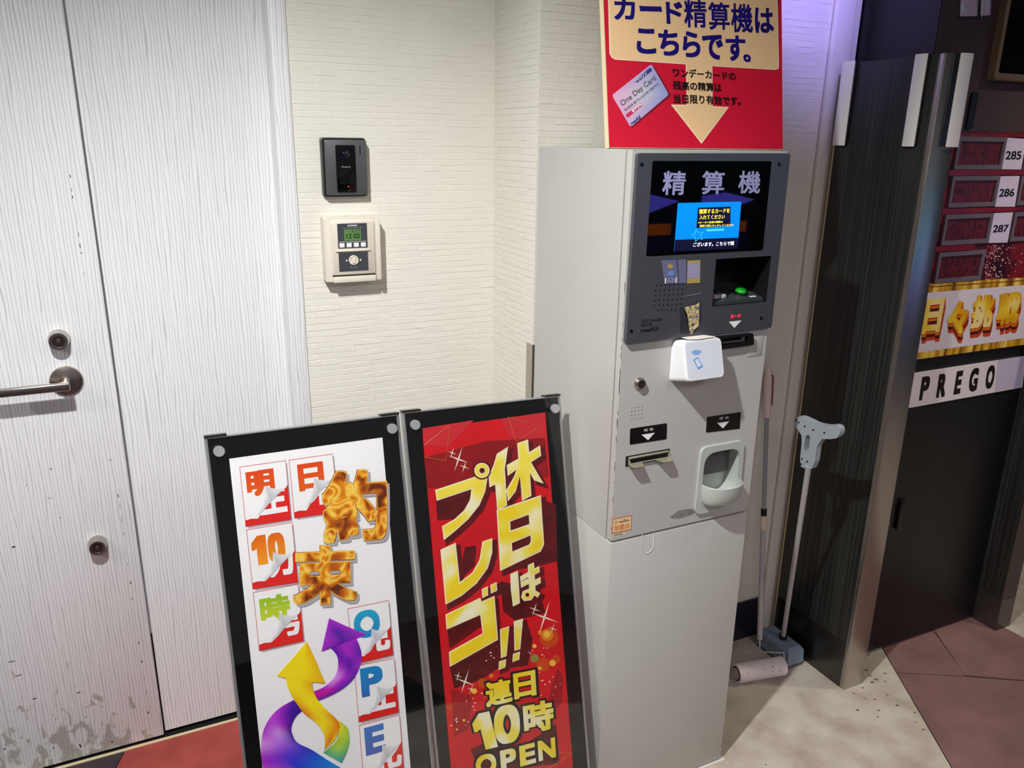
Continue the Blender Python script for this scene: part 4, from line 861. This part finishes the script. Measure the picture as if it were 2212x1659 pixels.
for r_, m_, o_ in ((66, Mdk, .0021), (55, Mye2, .0023), (48, Mye, .0025), (26, Mye2, .0027), (20, Mdk, .0029)): disc(797, 650, r_, m_, o_, C_)
for s, a, b, c in (('連', (735, 930), (962, 880), (752, 1140)), ('日', (978, 852), (1168, 815), (992, 1072)), ('1', (612, 1205), (775, 1170), (690, 1512)), ('0', (806, 1140), (1026, 1095), (830, 1470)), ('時', (1060, 1112), (1318, 1062), (1078, 1372)), ('O', (652, 1560), (826, 1515), (672, 1742)), ('P', (866, 1510), (1000, 1476), (880, 1700)), ('E', (1030, 1470), (1165, 1435), (1042, 1645)), ('N', (1188, 1428), (1336, 1390), (1200, 1600))):
    g = 20
    text('lettering_outline', pl, s, D_(a[0]-g, a[1]-g*.8), D_(b[0]+g, b[1]-g), D_(c[0]-g+6, c[1]+g), Mbk, ps, .0014, .085)
    text('lettering', pl, s, D_(*a), D_(*b), D_(*c), Mye, ps, .0020, .045)

# ================================================================== INTERCOM AND TIMER ON THE BRICK WALL
ic = thing('door_intercom', 'dark grey video door intercom with black glossy lens strip on the brick wall', 'intercom', (.49, YB, 1.46))
yb = YB-.0018
def rr(x0, x1, z0, z1, y, r, seg=4): return rounded([Vector((x0, y, z1)), Vector((x1, y, z1)), Vector((x1, y, z0)), Vector((x0, y, z0))], r, seg)
ix0, ix1, iz0, iz1 = .440, .549, 1.461, 1.600
loft('back_box', [rr(ix0, ix1, iz0, iz1, yb, .007), rr(ix0, ix1, iz0, iz1, yb-.010, .007), rr(ix0+.002, ix1-.002, iz0+.002, iz1-.002, yb-.012, .007)], mat('intercom_grey_rim', (84, 84, 82), .45), ic)
loft('gasket', [rr(ix0+.003, ix1-.001, iz0+.001, iz1-.002, yb-.012, .006), rr(ix0+.003, ix1-.001, iz0+.001, iz1-.002, yb-.018, .006)], M_black, ic)
fp = loft('face_plate', [rr(ix0+.006, ix1-.0005, iz0+.004, iz1-.005, yb-.018, .004), rr(ix0+.006, ix1-.0005, iz0+.004, iz1-.005, yb-.023, .004), rr(ix0+.008, ix1-.0025, iz0+.006, iz1-.007, yb-.025, .003)], mat('intercom_grey', (82, 82, 86), .42), ic)
ls = loft('lens_strip', [rr(.4715, .5190, 1.473, 1.583, yb-.025, .003), rr(.4715, .5190, 1.473, 1.583, yb-.028, .003), rr(.473, .5175, 1.475, 1.582, yb-.0295, .003)], mat('lens_black', (5, 5, 7), .04, spec=.6), ic)
lathe('camera_lens', (.496, yb-.029, 1.562), (0, -1, 0), [(0, .009), (.002, .0085), (.003, .006), (.0032, .001)], mat('lens_glass', (10, 16, 34), .03, coat=1.), ls, 24)
for k in range(9): box('speaker_rib', .479+k*.0042, .4805+k*.0042, yb-.0305, yb-.029, 1.492, 1.526, M_black, ls)
lathe('status_led', (.4985, yb-.029, 1.486), (0, -1, 0), [(0, .0016), (.001, .0014), (.0012, .0004)], mat('led_red', (255, 50, 30), .3, em=3), ls, 12)
box('mic_slot', .5305, .5330, yb-.0255, yb-.0248, 1.561, 1.582, M_black, ic)
IP = Plane((0, yb-.0295, 0), (0, -1, 0))
text('lettering', IP, 'Panasonic', (.484, yb-.0298, 1.5345), (.506, yb-.0298, 1.5345), (.484, yb-.0298, 1.5305), mat('pale_print', (150, 150, 156), .4), ls, 0, .01)

tm = thing('timer_switch', 'ivory timer unit with green display and round dial below the intercom', 'timer', (.50, YB, 1.252))
Mi = mat('timer_ivory', (222, 214, 200), .45); Mtg = mat('timer_grey', (62, 64, 70), .45)
tx0_, tx1_, tz0_, tz1_ = .4325, .570, 1.254, 1.4145
loft('case', [rr(tx0_-.001, tx1_, tz0_, tz1_, yb, .004), rr(tx0_-.001, tx1_, tz0_, tz1_, yb-.030, .004), rr(tx0_+.003, tx1_-.003, tz0_+.002, tz1_-.003, yb-.034, .004)], Mi, tm)
loft('raised_face', [rr(.4475, .556, 1.272, 1.405, yb-.034, .008), rr(.4475, .556, 1.272, 1.405, yb-.037, .008), rr(.4495, .554, 1.274, 1.403, yb-.039, .007)], Mi, tm)
box('cover_rail', .558, .5705, yb-.044, yb-.030, 1.2555, 1.411, Mi, tm, .003)
box('lower_lip', .4475, .556, yb-.042, yb-.032, 1.2535, 1.2685, Mi, tm, .002)
box('lip_gap', .4475, .556, yb-.0365, yb-.030, 1.2685, 1.2715, M_gap, tm)
yt = yb-.0392; TP = Plane((0, yt, 0), (0, -1, 0))
def tq(name, x0, x1, z0, z1, m, y, parent): return make(name, R(x0, x1, z0, z1, y), [[0, 1, 2, 3]], m, parent)
up_ = box('upper_label', .4635, .5375, yt-.0006, yt, 1.338, 1.3985, Mtg, tm)
lo_ = box('lower_label', .4635, .5375, yt-.0006, yt, 1.281, 1.328, Mtg, tm)
box('divider', .4565, .5435, yt-.004, yt, 1.3305, 1.3335, Mi, tm, .001)
lcd = box('display', .4795, .5215, yt-.0014, yt-.0006, 1.3565, 1.3845, mat('lcd_green', (92, 132, 74), .25), tm)
Mlcd = mat('lcd_ink', (16, 30, 14), .4); tw = lambda x, z, o: Vector((x, yt-o, z))
text('lettering', TP, '12:02'.replace(':', ' '), tw(.4855, 1.3735, .0017), tw(.519, 1.3735, .0017), tw(.4845, 1.362, .0017), Mlcd, lcd, 0, .012)
text('lettering', TP, '5 17', tw(.4995, 1.3825, .0017), tw(.519, 1.3825, .0017), tw(.4985, 1.3765, .0017), Mlcd, lcd, 0, .0)
text('lettering', TP, 'AMANO', tw(.4885, 1.3955, .0009), tw(.513, 1.3955, .0009), tw(.4885, 1.3915, .0009), M_paper, up_, 0, .015)
text('lettering', TP, 'MON TUE WED THU FRI SAT SUN', tw(.476, 1.3895, .0009), tw(.525, 1.3895, .0009), tw(.476, 1.3868, .0009), mat('pale_print', (150, 150, 156), .4), up_, 0, 0)
for k in range(4):
    x = .4665+k*.0179
    box('key', x, x+.0125, yt-.003, yt-.0006, 1.3405, 1.351, M_white, tm, .0006)
tq('label_line', .467, .535, 1.3535, 1.3543, M_paper, yt-.0009, up_)
dcx, dcz = .5005, 1.308
dl = lathe('dial', (dcx, yt-.0006, dcz), (0, -1, 0), [(0, .0125), (.002, .0125), (.0035, .0115), (.0035, .0095), (.0015, .009)], Mi, tm, 30)
box('dial_grip', dcx-.004, dcx+.004, yt-.007, yt-.001, dcz-.008, dcz+.008, Mi, dl, .001)
make('arrow_mark', [tw(dcx-.019, dcz+.003, .0009), tw(dcx-.0145, dcz, .0009), tw(dcx-.019, dcz-.003, .0009)], [[0, 1, 2]], M_paper, lo_)
make('arrow_mark', [tw(dcx+.019, dcz+.003, .0009), tw(dcx+.0145, dcz, .0009), tw(dcx+.019, dcz-.003, .0009)], [[0, 1, 2]], M_paper, lo_)
text('lettering', TP, 'AC 100V', tw(.490, 1.292, .0009), tw(.5105, 1.292, .0009), tw(.490, 1.2885, .0009), MATS['pale_print'], lo_, 0, 0)

# ================================================================== PARTITIONS AND SIGN CABINET
M_wood = ramp_mat('black_woodgrain', [(.35, (16, 16, 16)), (.5, (30, 30, 29)), (.62, (50, 50, 47)), (.75, (24, 24, 24))], (1, 220, 1.6), 1, 3, .45, .3, bump=.15)
ZP_ = 1.813
pt = thing('partition', 'black woodgrain partition with steel end cap beside the payment machine', 'partition', (XP+.04, 1.57, 0))
box('panel', XP, XP+.075, YS+.012, 1.722, .0, ZP_, M_wood, pt, .001)
box('steel_end_cap', XP-.0012, XP+.078, YS, YS+.0118, .0, ZP_+.001, M_steel, pt, .001)
box('steel_return', XP-.0014, XP-.0002, YS+.0118, YS+.016, .0, ZP_, M_steel, pt)
box('kick_plate', XP-.0013, XP-.0002, YS+.016, 1.72, .0, .152, mat('kick_plate_steel', (96, 94, 90), .3, 1.), pt)
box('edge_strip', XP-.0015, XP+.02, 1.7225, 1.7265, .0, ZP_-.004, mat('beige_edging', (206, 188, 152), .6), pt)
def tube_strip(c, n, w_, label, grp, b0=-.5, b1=.62):
    z0, z1 = 1.598, 1.8165; n = Vector(n); u = Vector((0, 0, 1)).cross(n)
    t = thing('bumper_strip', label, 'bumper strip', Vector((c[0], c[1], z0)), grp)
    def prof(z, s): return [Vector((c[0], c[1], z))+u*(w_*.5*s*math.cos(math.pi*k/12))+n*(.004+.007*s*math.sin(math.pi*k/12)) for k in range(13)]
    rings = [prof(z0, 1), prof(z1, 1)]
    loft('white_cover', rings, mat('bumper_white', (243, 240, 236), .5), t, angle=50)
    b0_ = [Vector((c[0], c[1], z0+.002))+u*(w_*s)+n*o for s, o in ((b0, .0003), (b1, .0003), (b1, .004), (b0, .004))]
    loft('black_base', [b0_, [p+Vector((0, 0, z1-z0-.004)) for p in b0_]], M_black, t, smooth=False)
tube_strip((XP-.0015, 1.704), (-1, 0, 0), .043, 'white bumper strip at the wall end of the partition', 'white bumper strips on the partition')
tube_strip((XP-.0015, 1.478), (-1, 0, 0), .036, 'white bumper strip on the partition face nearest its steel edge', 'white bumper strips on the partition')
tube_strip((XP+.068, YS-.0005), (0, -1, 0), .046, 'white bumper strip on the steel end of the partition', 'white bumper strips on the partition', -.9, .5)
pt2 = thing('partition', 'low black end panel with steel kick plate at the right edge of the picture', 'partition', (2.60, 1.6, 0))
box('panel', 2.553, 2.625, 1.426, 2.0, 0, 1.75, M_wood, pt2, .001)
box('kick_plate', 2.5515, 2.6265, 1.424, 1.60, 0, .12, mat('kick_plate_dull', (110, 104, 102), .4, .9), pt2)
box('end_edge', 2.552, 2.626, 1.4242, 1.426, .122, 1.75, mat('brown_edging', (70, 56, 52), .5), pt2)
cb = thing('sign_cabinet', 'tall black cabinet with numbered frames and gold banner behind the partition', 'cabinet', (2.2, 1.7, 0))
M_cab = mat('cabinet_black', (17, 16, 18), .4, var=.12, vscale=5); M_brown = mat('cabinet_brown', (62, 44, 48), .55, var=.05)
box('body', 1.905, 2.550, YC+.004, 1.98, .012, 2.62, mat('cabinet_navy', (6, 6, 9), .4), cb)
box('lower_door', 1.907, 2.548, YC, YC+.0038, .014, 1.20, M_cab, cb)
box('upper_panel', 1.907, 2.548, YC, YC+.0038, 1.202, 2.62, M_brown, cb)
box('door_pull', 2.056, 2.078, YC-.010, YC, .455, .555, M_black, cb, .003)
tube('door_hook', [(2.012, YC, .495), (2.012, YC-.010, .495), (2.012, YC-.014, .488)], .003, mat('brass', (186, 150, 96), .3, 1.), cb, 10)
hp = P(CABP, 2098, 238); 
o = loft('panel_slot', [rr(hp.x-.013, hp.x+.012, hp.z-.048, hp.z+.045, YC-.0002, .006), rr(hp.x-.013, hp.x+.012, hp.z-.048, hp.z+.045, YC-.005, .006)], M_black, cb)
zE = zm(1850, 260, .21703); zF = zm(1850, 580, .21703)
KP = Plane((0, YC-.002, 0), (0, -1, 0))
def rectpx(f, q): return [f(*c) for c in q]
# red shelf print
rp_ = box('red_print', 1.96, 2.548, YC-.0016, YC-.0002, 1.214, 1.640, ramp_mat('maroon_print', [(.3, (40, 8, 16)), (.5, (84, 16, 26)), (.62, (128, 24, 36)), (.78, (60, 10, 18))], (1, 1, 1), 11, 2, .35, .8), cb)
Mfr = mat('frame_mauve_grey', (104, 94, 106), .4); Mpic = ramp_mat('crimson_wave_print', [(.35, (60, 14, 22)), (.5, (104, 26, 34)), (.65, (72, 20, 30))], (14, 1, 6), 5, 1, .35)
Mbar = mat('bar_crimson', (120, 18, 30), .3, var=.3, vscale=14); Mtag = mat('tag_lilac', (212, 200, 228), .45)
rows = [([(1000, 165), (1475, 165), (1420, 485), (950, 490)], [(1475, 172), (1665, 185), (1615, 488), (1422, 485)], '285', [(1466, 305), (1620, 305), (1455, 390)], [(915, 492), (1700, 485), (1690, 540), (905, 550)]),
        ([(940, 555), (1405, 550), (1355, 850), (890, 868)], [(1405, 555), (1600, 552), (1552, 858), (1355, 858)], '286', [(1403, 680), (1552, 676), (1390, 760)], [(845, 880), (1700, 858), (1690, 897), (838, 938)]),
        ([(870, 940), (1335, 920), (1290, 1215), (830, 1245)], [(1335, 922), (1535, 912), (1480, 1213), (1290, 1217)], '287', [(1343, 1040), (1494, 1034), (1328, 1114)], [(780, 1255), (1170, 1222), (1160, 1285), (770, 1310)]),
        ([(805, 1315), (1262, 1285), (1210, 1590), (760, 1615)], None, None, None, None)]
def frame_rect(q):
    p = [P(CABP, *zE(*c)) for c in q]; return min(v.x for v in (p[0], p[3])), max(v.x for v in (p[1], p[2])), (p[2].z+p[3].z)/2, (p[0].z+p[1].z)/2
num_grp = 'picture frames in the cabinet rows'
for i, (fq, tq_, s, sq, bar) in enumerate(rows):
    x0, x1, z0, z1 = frame_rect(fq)
    for kcol in range(2 if i < 3 else 1):
        ox = kcol*(P(CABP, *zE(*(tq_[1]))).x-x0+.012) if kcol else 0
        X0, X1 = x0+ox, min(x1+ox, 2.546)
        if X1-X0 < .03: continue
        f_ = plate('picture_frame', KP, R(X0, X1, z0, z1, YC-.002), [R(X0+.010, X1-.010 if X1 < 2.54 else X1, z0+.012, z1-.012, YC-.002)], .008, Mfr, cb, .006)
        make('frame_picture', R(X0+.008, X1-.003, z0+.010, z1-.010, YC-.0024), [[0, 1, 2, 3]], Mpic, f_)
    if tq_:
        p = [P(CABP, *zE(*c)) for c in tq_]; tx = min(p[0].x, p[3].x); tX = max(p[1].x, p[2].x)
        tg = make('number_tag', [Vector((v.x, YC-.0075, v.z)) for v in p], [[0, 1, 2, 3]], Mtag, cb)
        TGP = Plane((0, YC-.0075, 0), (0, -1, 0))
        text('lettering', TGP, s, *[P(CABP, *zE(*c), .0080) for c in sq], M_ink, tg, 0, .02)
    if bar: poly('shelf_bar', KP, [zE(*c) for c in bar], Mbar, cb, .004, .004)
poly('shelf_bar', KP, [zE(985, 130), zE(1700, 130), zE(1690, 168), zE(980, 165)], Mbar, cb, .004, .004)
rs = random.Random(11)
for k in range(150):
    x = 1270+abs(rs.gauss(0, 150)); y = 1240+rs.random()*360; r_ = rs.uniform(3, 10)
    if x > 1668: continue
    poly('glitter_spot', KP, [zE(x, y-r_), zE(x+r_*.8, y), zE(x, y+r_), zE(x-r_*.8, y)], mat('glitter_print', (240, 190, 196), .4), cb, .0006)
Mgo = ramp_mat('gold_moulding', [(.35, (120, 76, 16)), (.5, (206, 152, 40)), (.65, (244, 210, 100))], (6, 1, 1), 6, 2, .3)
bn = poly('gold_banner', KP, [zF(700, 150), zF(1720, 86), zF(1680, 752), zF(560, 906)], Mgo, cb, .0045, .004)
NP = Plane((0, YC-.0065, 0), (0, -1, 0))
poly('banner_field', NP, [zF(690, 242), zF(1720, 160), zF(1690, 690), zF(575, 842)], mat('banner_white', (222, 214, 226), .4), bn, .0004)
poly('banner_line', NP, [zF(700, 180), zF(1720, 112), zF(1718, 120), zF(698, 190)], mat('gold_dark', (110, 66, 14), .4), bn, .0004)
for s, a, b, c in (('日', (700, 305), (880, 288), (640, 655)), ('々', (950, 300), (1130, 345), (880, 620)), ('挑', (1175, 265), (1390, 255), (1115, 600)), ('戦', (1430, 245), (1650, 225), (1375, 570))):
    for dy_, m_, o_ in ((95, mat('banner_orange', (206, 66, 16), .4), .0006), (60, mat('banner_maroon', (84, 16, 8), .4), .0008), (30, mat('banner_amber', (222, 120, 20), .4), .001), (8, mat('banner_redrim', (190, 40, 16), .4), .0012)):
        text('lettering_depth', NP, s, zF(a[0]+8, a[1]+dy_), zF(b[0]+8, b[1]+dy_), zF(c[0]+2, c[1]+dy_), m_, bn, o_, .06)
    text('lettering', NP, s, zF(*a), zF(*b), zF(*c), ramp_mat('banner_gold', [(.4, (222, 160, 20)), (.55, (242, 204, 50)), (.7, (246, 226, 150))], (1, 1, 1), 9, 1, .3), bn, .0016, .05)
pg = poly('name_plate', KP, [zF(555, 1040), zF(1675, 870), zF(1638, 1180), zF(495, 1388)], mat('plate_white', (232, 222, 226), .4), cb, .004, .004)
QP = Plane((0, YC-.006, 0), (0, -1, 0))
for s, a, b, c in (('P', (655, 1080), (740, 1065), (620, 1315)), ('R', (825, 1052), (910, 1040), (790, 1288)), ('E', (1000, 1024), (1065, 1012), (963, 1257)), ('G', (1140, 997), (1225, 984), (1108, 1232)), ('O', (1306, 968), (1388, 956), (1274, 1203))):
    text('lettering', QP, s, zF(*a), zF(*b), zF(*c), mat('prego_ink', (26, 18, 16), .3), pg, .0005, .055)
poly('clear_tape', QP, [zF(1410, 910), zF(1672, 872), zF(1638, 1180), zF(1375, 1222)], mat('tape_lilac', (200, 192, 216), .3), pg, .0003)
# monitor on the cabinet
mn = thing('wall_monitor', 'black glossy monitor with beige bezel high on the cabinet', 'monitor', (2.33, YC, 1.765))
loft('bezel', [rr(2.118, 2.54, 1.770, 2.08, YC-.0005, .012), rr(2.118, 2.54, 1.770, 2.08, YC-.022, .012), rr(2.122, 2.536, 1.774, 2.076, YC-.025, .010)], mat('bezel_beige', (116, 96, 72), .5), mn)
loft('screen', [rr(2.128, 2.534, 1.788, 2.070, YC-.025, .006), rr(2.128, 2.534, 1.788, 2.070, YC-.0262, .006)], mat('monitor_black', (8, 8, 14), .04, spec=.7), mn)
Mbag = pane_mat('bag_film', (248, 246, 250), 1.3, .10, .04)
def bag(px, label):
    p = [P(CABP, *q) for q in px]; rnd = random.Random(len(label)); n = 7; vs_ = []; fs = []
    for sgn_ in (0, 1):
        for i in range(n):
            for j in range(n):
                s, t = i/(n-1), j/(n-1); v = (p[0]*(1-s)+p[1]*s)*(1-t)+(p[3]*(1-s)+p[2]*s)*t
                ed = min(s, 1-s, t, 1-t)
                y = YC-.003-(.001+ed*.018*(1+rnd.uniform(-.5, .5)) if sgn_ else ed*.002); vs_.append(Vector((v.x, y, v.z)))
    for b in (0, n*n):
        for i in range(n-1):
            for j in range(n-1): fs.append([b+i*n+j, b+(i+1)*n+j, b+(i+1)*n+j+1, b+i*n+j+1])
    o = thing('clear_bag', label, 'plastic bag', (p[2]+p[3])/2)
    make('film', vs_, fs, Mbag, o)
    make('paper_insert', [Vector((v.x, YC-.0025, v.z)) for v in (p[0]*.92+p[2]*.08, p[1]*.92+p[3]*.08, p[2]*.92+p[0]*.08, p[3]*.92+p[1]*.08)], [[0, 1, 2, 3]], mat('insert_pale', (240, 232, 240), .5), o)
bag([(2073, -60), (2116, -62), (2112, 43), (2068, 44)], 'clear plastic bag hung on the cabinet, the left of two')
bag([(2118, -62), (2146, -64), (2139, 41), (2114, 43)], 'narrow clear plastic bag hung on the cabinet next to the monitor')

# ================================================================== FLOOR TOOLS
Mg = mat('tool_grey', (184, 180, 184), .4); Mpk = mat('grip_pink', (228, 206, 198), .5)
lr = thing('lint_roller', 'long handled carpet lint roller with pale sticky roll leaning behind the machine', 'roller', (1.62, 1.56, 0))
rr0 = .0295; c0 = P(Plane((0, 0, rr0), (0, 0, 1)), 1590, 1455); c1 = P(Plane((0, 0, rr0), (0, 0, 1)), 1690, 1438)
ax = (c1-c0).normalized()
rl = loft('roll', [ring(c0, ax, rr0, 32), ring(c1, ax, rr0, 32)], mat('sticky_paper', (240, 228, 226), .6, var=.04, vscale=40), lr)
lathe('roll_core', c0, -ax, [(0, .023), (.0012, .022), (.0012, .014), (.001, .004)], M_black, lr, 24)
lathe('core_ring', c0, -ax, [(.001, .018), (.0025, .0175), (.0025, .0125)], mat('core_cream', (200, 186, 176), .5), lr, 24)
for k in range(9):
    a = random.uniform(-.3, 2.4); s = random.uniform(.1, .9); pz = c0+(c1-c0)*s; side = ax.cross(Vector((0, 0, 1))).normalized()
    if side.y > 0: side = -side
    d = Vector((0, 0, 1))*math.sin(a)+side*math.cos(a); pc = pz+d*(rr0+.0003); e_ = ax.cross(d)
    make('lint_fleck', [pc+ax*.002, pc+e_*.0016, pc-ax*.002, pc-e_*.0016], [[0, 1, 2, 3]], M_ink, rl)
hb = P(Plane((0, 1.62, 0), (0, -1, 0)), 1641, 1380); top = P(Plane((0, 1.735, 0), (0, -1, 0)), 1660, 790)
q1 = c1+ax*.008; b1x = P(Plane((0, q1.y+.01, 0), (0, -1, 0)), 1693, 1410); b2x = P(Plane((0, 1.605, 0), (0, -1, 0)), 1641, 1408)
tube('wire_yoke', [c1-ax*.01, q1, q1+Vector((.001, .004, .012)), b1x, b2x, hb], .003, Mg, lr, 10)
pol = lambda t: hb+(top-hb)*t
tube('pole', [pol(0), pol(.46)], .0085, Mg, lr); tube('pole', [pol(.46), pol(.86)], .0066, mat('tool_blue_grey', (164, 164, 178), .35, .3), lr)
tube('pole_joint', [pol(.415), pol(.465)], .0100, Mpk, lr); tube('pole_band', [pol(.468), pol(.492)], .0090, M_ink, lr)
tube('grip', [pol(.82), pol(.86), pol(.95), pol(.985), pol(1.0)], [.0105, .0115, .0125, .010, .004], Mpk, lr, 18)
dv = (top-hb).normalized()
tube('red_cord', [pol(.97)+Vector((.004, -.012, 0)), pol(.965)+Vector((.012, -.008, 0)), pol(.91)+Vector((.016, -.004, 0)), pol(.86)+Vector((.016, -.002, 0))], .0022, mat('cord_red', (120, 26, 24), .6), lr, 8)

mp_ = thing('ball_sweeper', 'grey pole tool with perforated T handle and blue grey block resting on the partition', 'floor tool', (1.74, 1.61, 0))
Mbb = mat('block_blue_grey', (132, 146, 164), .5)
bx0_, bx1_, by0_, by1_ = 1.735, 1.802, 1.562, 1.700
rb = lambda x0, x1, y0, y1, z: [Vector((x0, y0, z)), Vector((x1, y0, z)), Vector((x1, y1, z)), Vector((x0, y1, z))]
loft('block', [rb(bx0_, bx1_, by0_, by1_, .012), rb(bx0_+.002, bx1_-.002, by0_+.002, by1_, .055), rb(bx0_+.010, bx1_-.010, by0_+.012, by1_-.008, .068)], Mbb, mp_, smooth=False)
box('block_sole', bx0_+.001, bx1_-.001, by0_+.001, by1_-.001, 0, .012, mat('sole_grey', (96, 96, 96), .8), mp_)
ps0 = Vector(((bx0_+bx1_)/2, 1.625, .066)); thx = 1.792
HP = Plane((thx, 0, 0), Vector((-1, -.18, 0)))
ps1 = P(HP, 1747, 1005)
tube('pole', [ps0, ps1], .0075, Mg, mp_); tube('pole_socket', [ps0, ps0+(ps1-ps0).normalized()*.02], .013, M_black, mp_)
zT = zm(1550, 750, .24111)
hand = [(740, 1060), (768, 800), (740, 755), (700, 700), (695, 650), (715, 622), (760, 622), (830, 655), (900, 690), (1000, 705), (1060, 695), (1095, 715), (1108, 750), (1098, 790), (1060, 822), (905, 818), (870, 1085), (800, 1090)]
hole_ = [(795, 800), (808, 785), (828, 785), (838, 805), (826, 925), (815, 942), (795, 942), (780, 925)]
plate('t_handle', HP, [P(HP, *zT(*q)) for q in chaikin(hand, 1)], [[P(HP, *zT(*q)) for q in chaikin(hole_)]], .022, mat('handle_grey', (152, 160, 168), .45), mp_, .004)
for q in ((714, 652), (735, 672), (790, 706), (866, 738), (966, 764), (764, 998), (812, 1022), (757, 1045), (806, 1068)):
    lathe('screw_hole', P(HP, *zT(*q), .0042), HP.n, [(0, .0028), (.0003, .0026), (.0004, .0005)], M_gap, mp_, 10)
for q in ((808, 860), (812, 890)): pass

# ================================================================== CEILING LIGHTS
for (x, y, z), lab in ((KEY, 'round recessed ceiling downlight above the door'), ((-1.9, .75, 2.56), 'round recessed ceiling downlight left of the door'), ((2.95, .75, 2.56), 'round recessed ceiling downlight over the far aisle')):
    t = thing('ceiling_light', lab, 'ceiling light', (x, y, 2.60))
    lathe('trim_ring', (x, y, 2.64), (0, 0, -1), [(0, .065), (.006, .062), (.006, .048), (.002, .046)], M_white, t, 32)
    lathe('diffuser', (x, y, 2.6385), (0, 0, -1), [(0, .044), (.001, .044), (.001, .001)], mat('lamp_face', (255, 246, 228), .5, em=6), t, 32)

for nm_, b_ in (('wall_far', (2.62, 6.86, 2.6, 2.66)), ('wall_end', (6.8, 6.86, -2.8, 2.6))):
    tag(box(nm_, b_[0], b_[1], b_[2], b_[3], 0, 2.64, mat('dark_maroon_wall', (58, 40, 44), .6, var=.08)), kind='structure')
# ================================================================== GAME MACHINES ACROSS THE AISLE (seen only as reflections)
Mvio = mat('marquee_violet', (104, 96, 255), .4, em=3.0); Mcyl = mat('led_cyan', (40, 220, 235), .4, em=6.0); Mnv = mat('panel_navy', (10, 16, 70), .4, em=.8); Morg = mat('panel_orange', (255, 120, 20), .4, em=.9)
for k in range(6):
    x0 = 2.72+k*.62; y0 = -1.60
    t = thing('game_machine', ['first', 'second', 'third', 'fourth', 'fifth', 'sixth'][k]+' black game machine from the left in the row across the aisle', 'game machine', (x0+.27, y0-.25, 0), 'game machines across the aisle')
    box('cabinet', x0, x0+.54, y0-.45, y0, 0, 1.62, M_black, t, .01)
    box('lit_header', x0+.03, x0+.51, y0+.0005, y0+.02, 1.50, 1.54, Mcyl, t, .004)
    make('violet_lamp', [(x0+.05, y0+.012, 1.14), (x0+.26, y0+.012, 1.17), (x0+.49, y0+.012, 1.24), (x0+.24, y0+.012, 1.29), (x0+.05, y0+.012, 1.27)], [[0, 1, 2, 3, 4]], Mvio, t)
    box('screen', x0+.08, x0+.46, y0+.0005, y0+.010, .92, 1.12, Mnv, t, .003)
    box('screen_sign', x0+.26, x0+.44, y0+.0105, y0+.016, 1.03, 1.10, Morg, t, .002)
    if k >= 4: box('added_glow_front', x0+.02, x0+.52, y0+.0005, y0+.008, .87, 1.49, mat('lavender_glow', (196, 196, 255), .4, em=1.3), t, .003)  # glowing panel added to brighten the reflection in the steel end cap
    box('button_shelf', x0+.02, x0+.52, y0+.0005, y0+.12, .80, .86, M_black, t, .008)
    box('payout_tray', x0+.06, x0+.48, y0+.0005, y0+.08, .30, .36, M_chrome, t, .006)
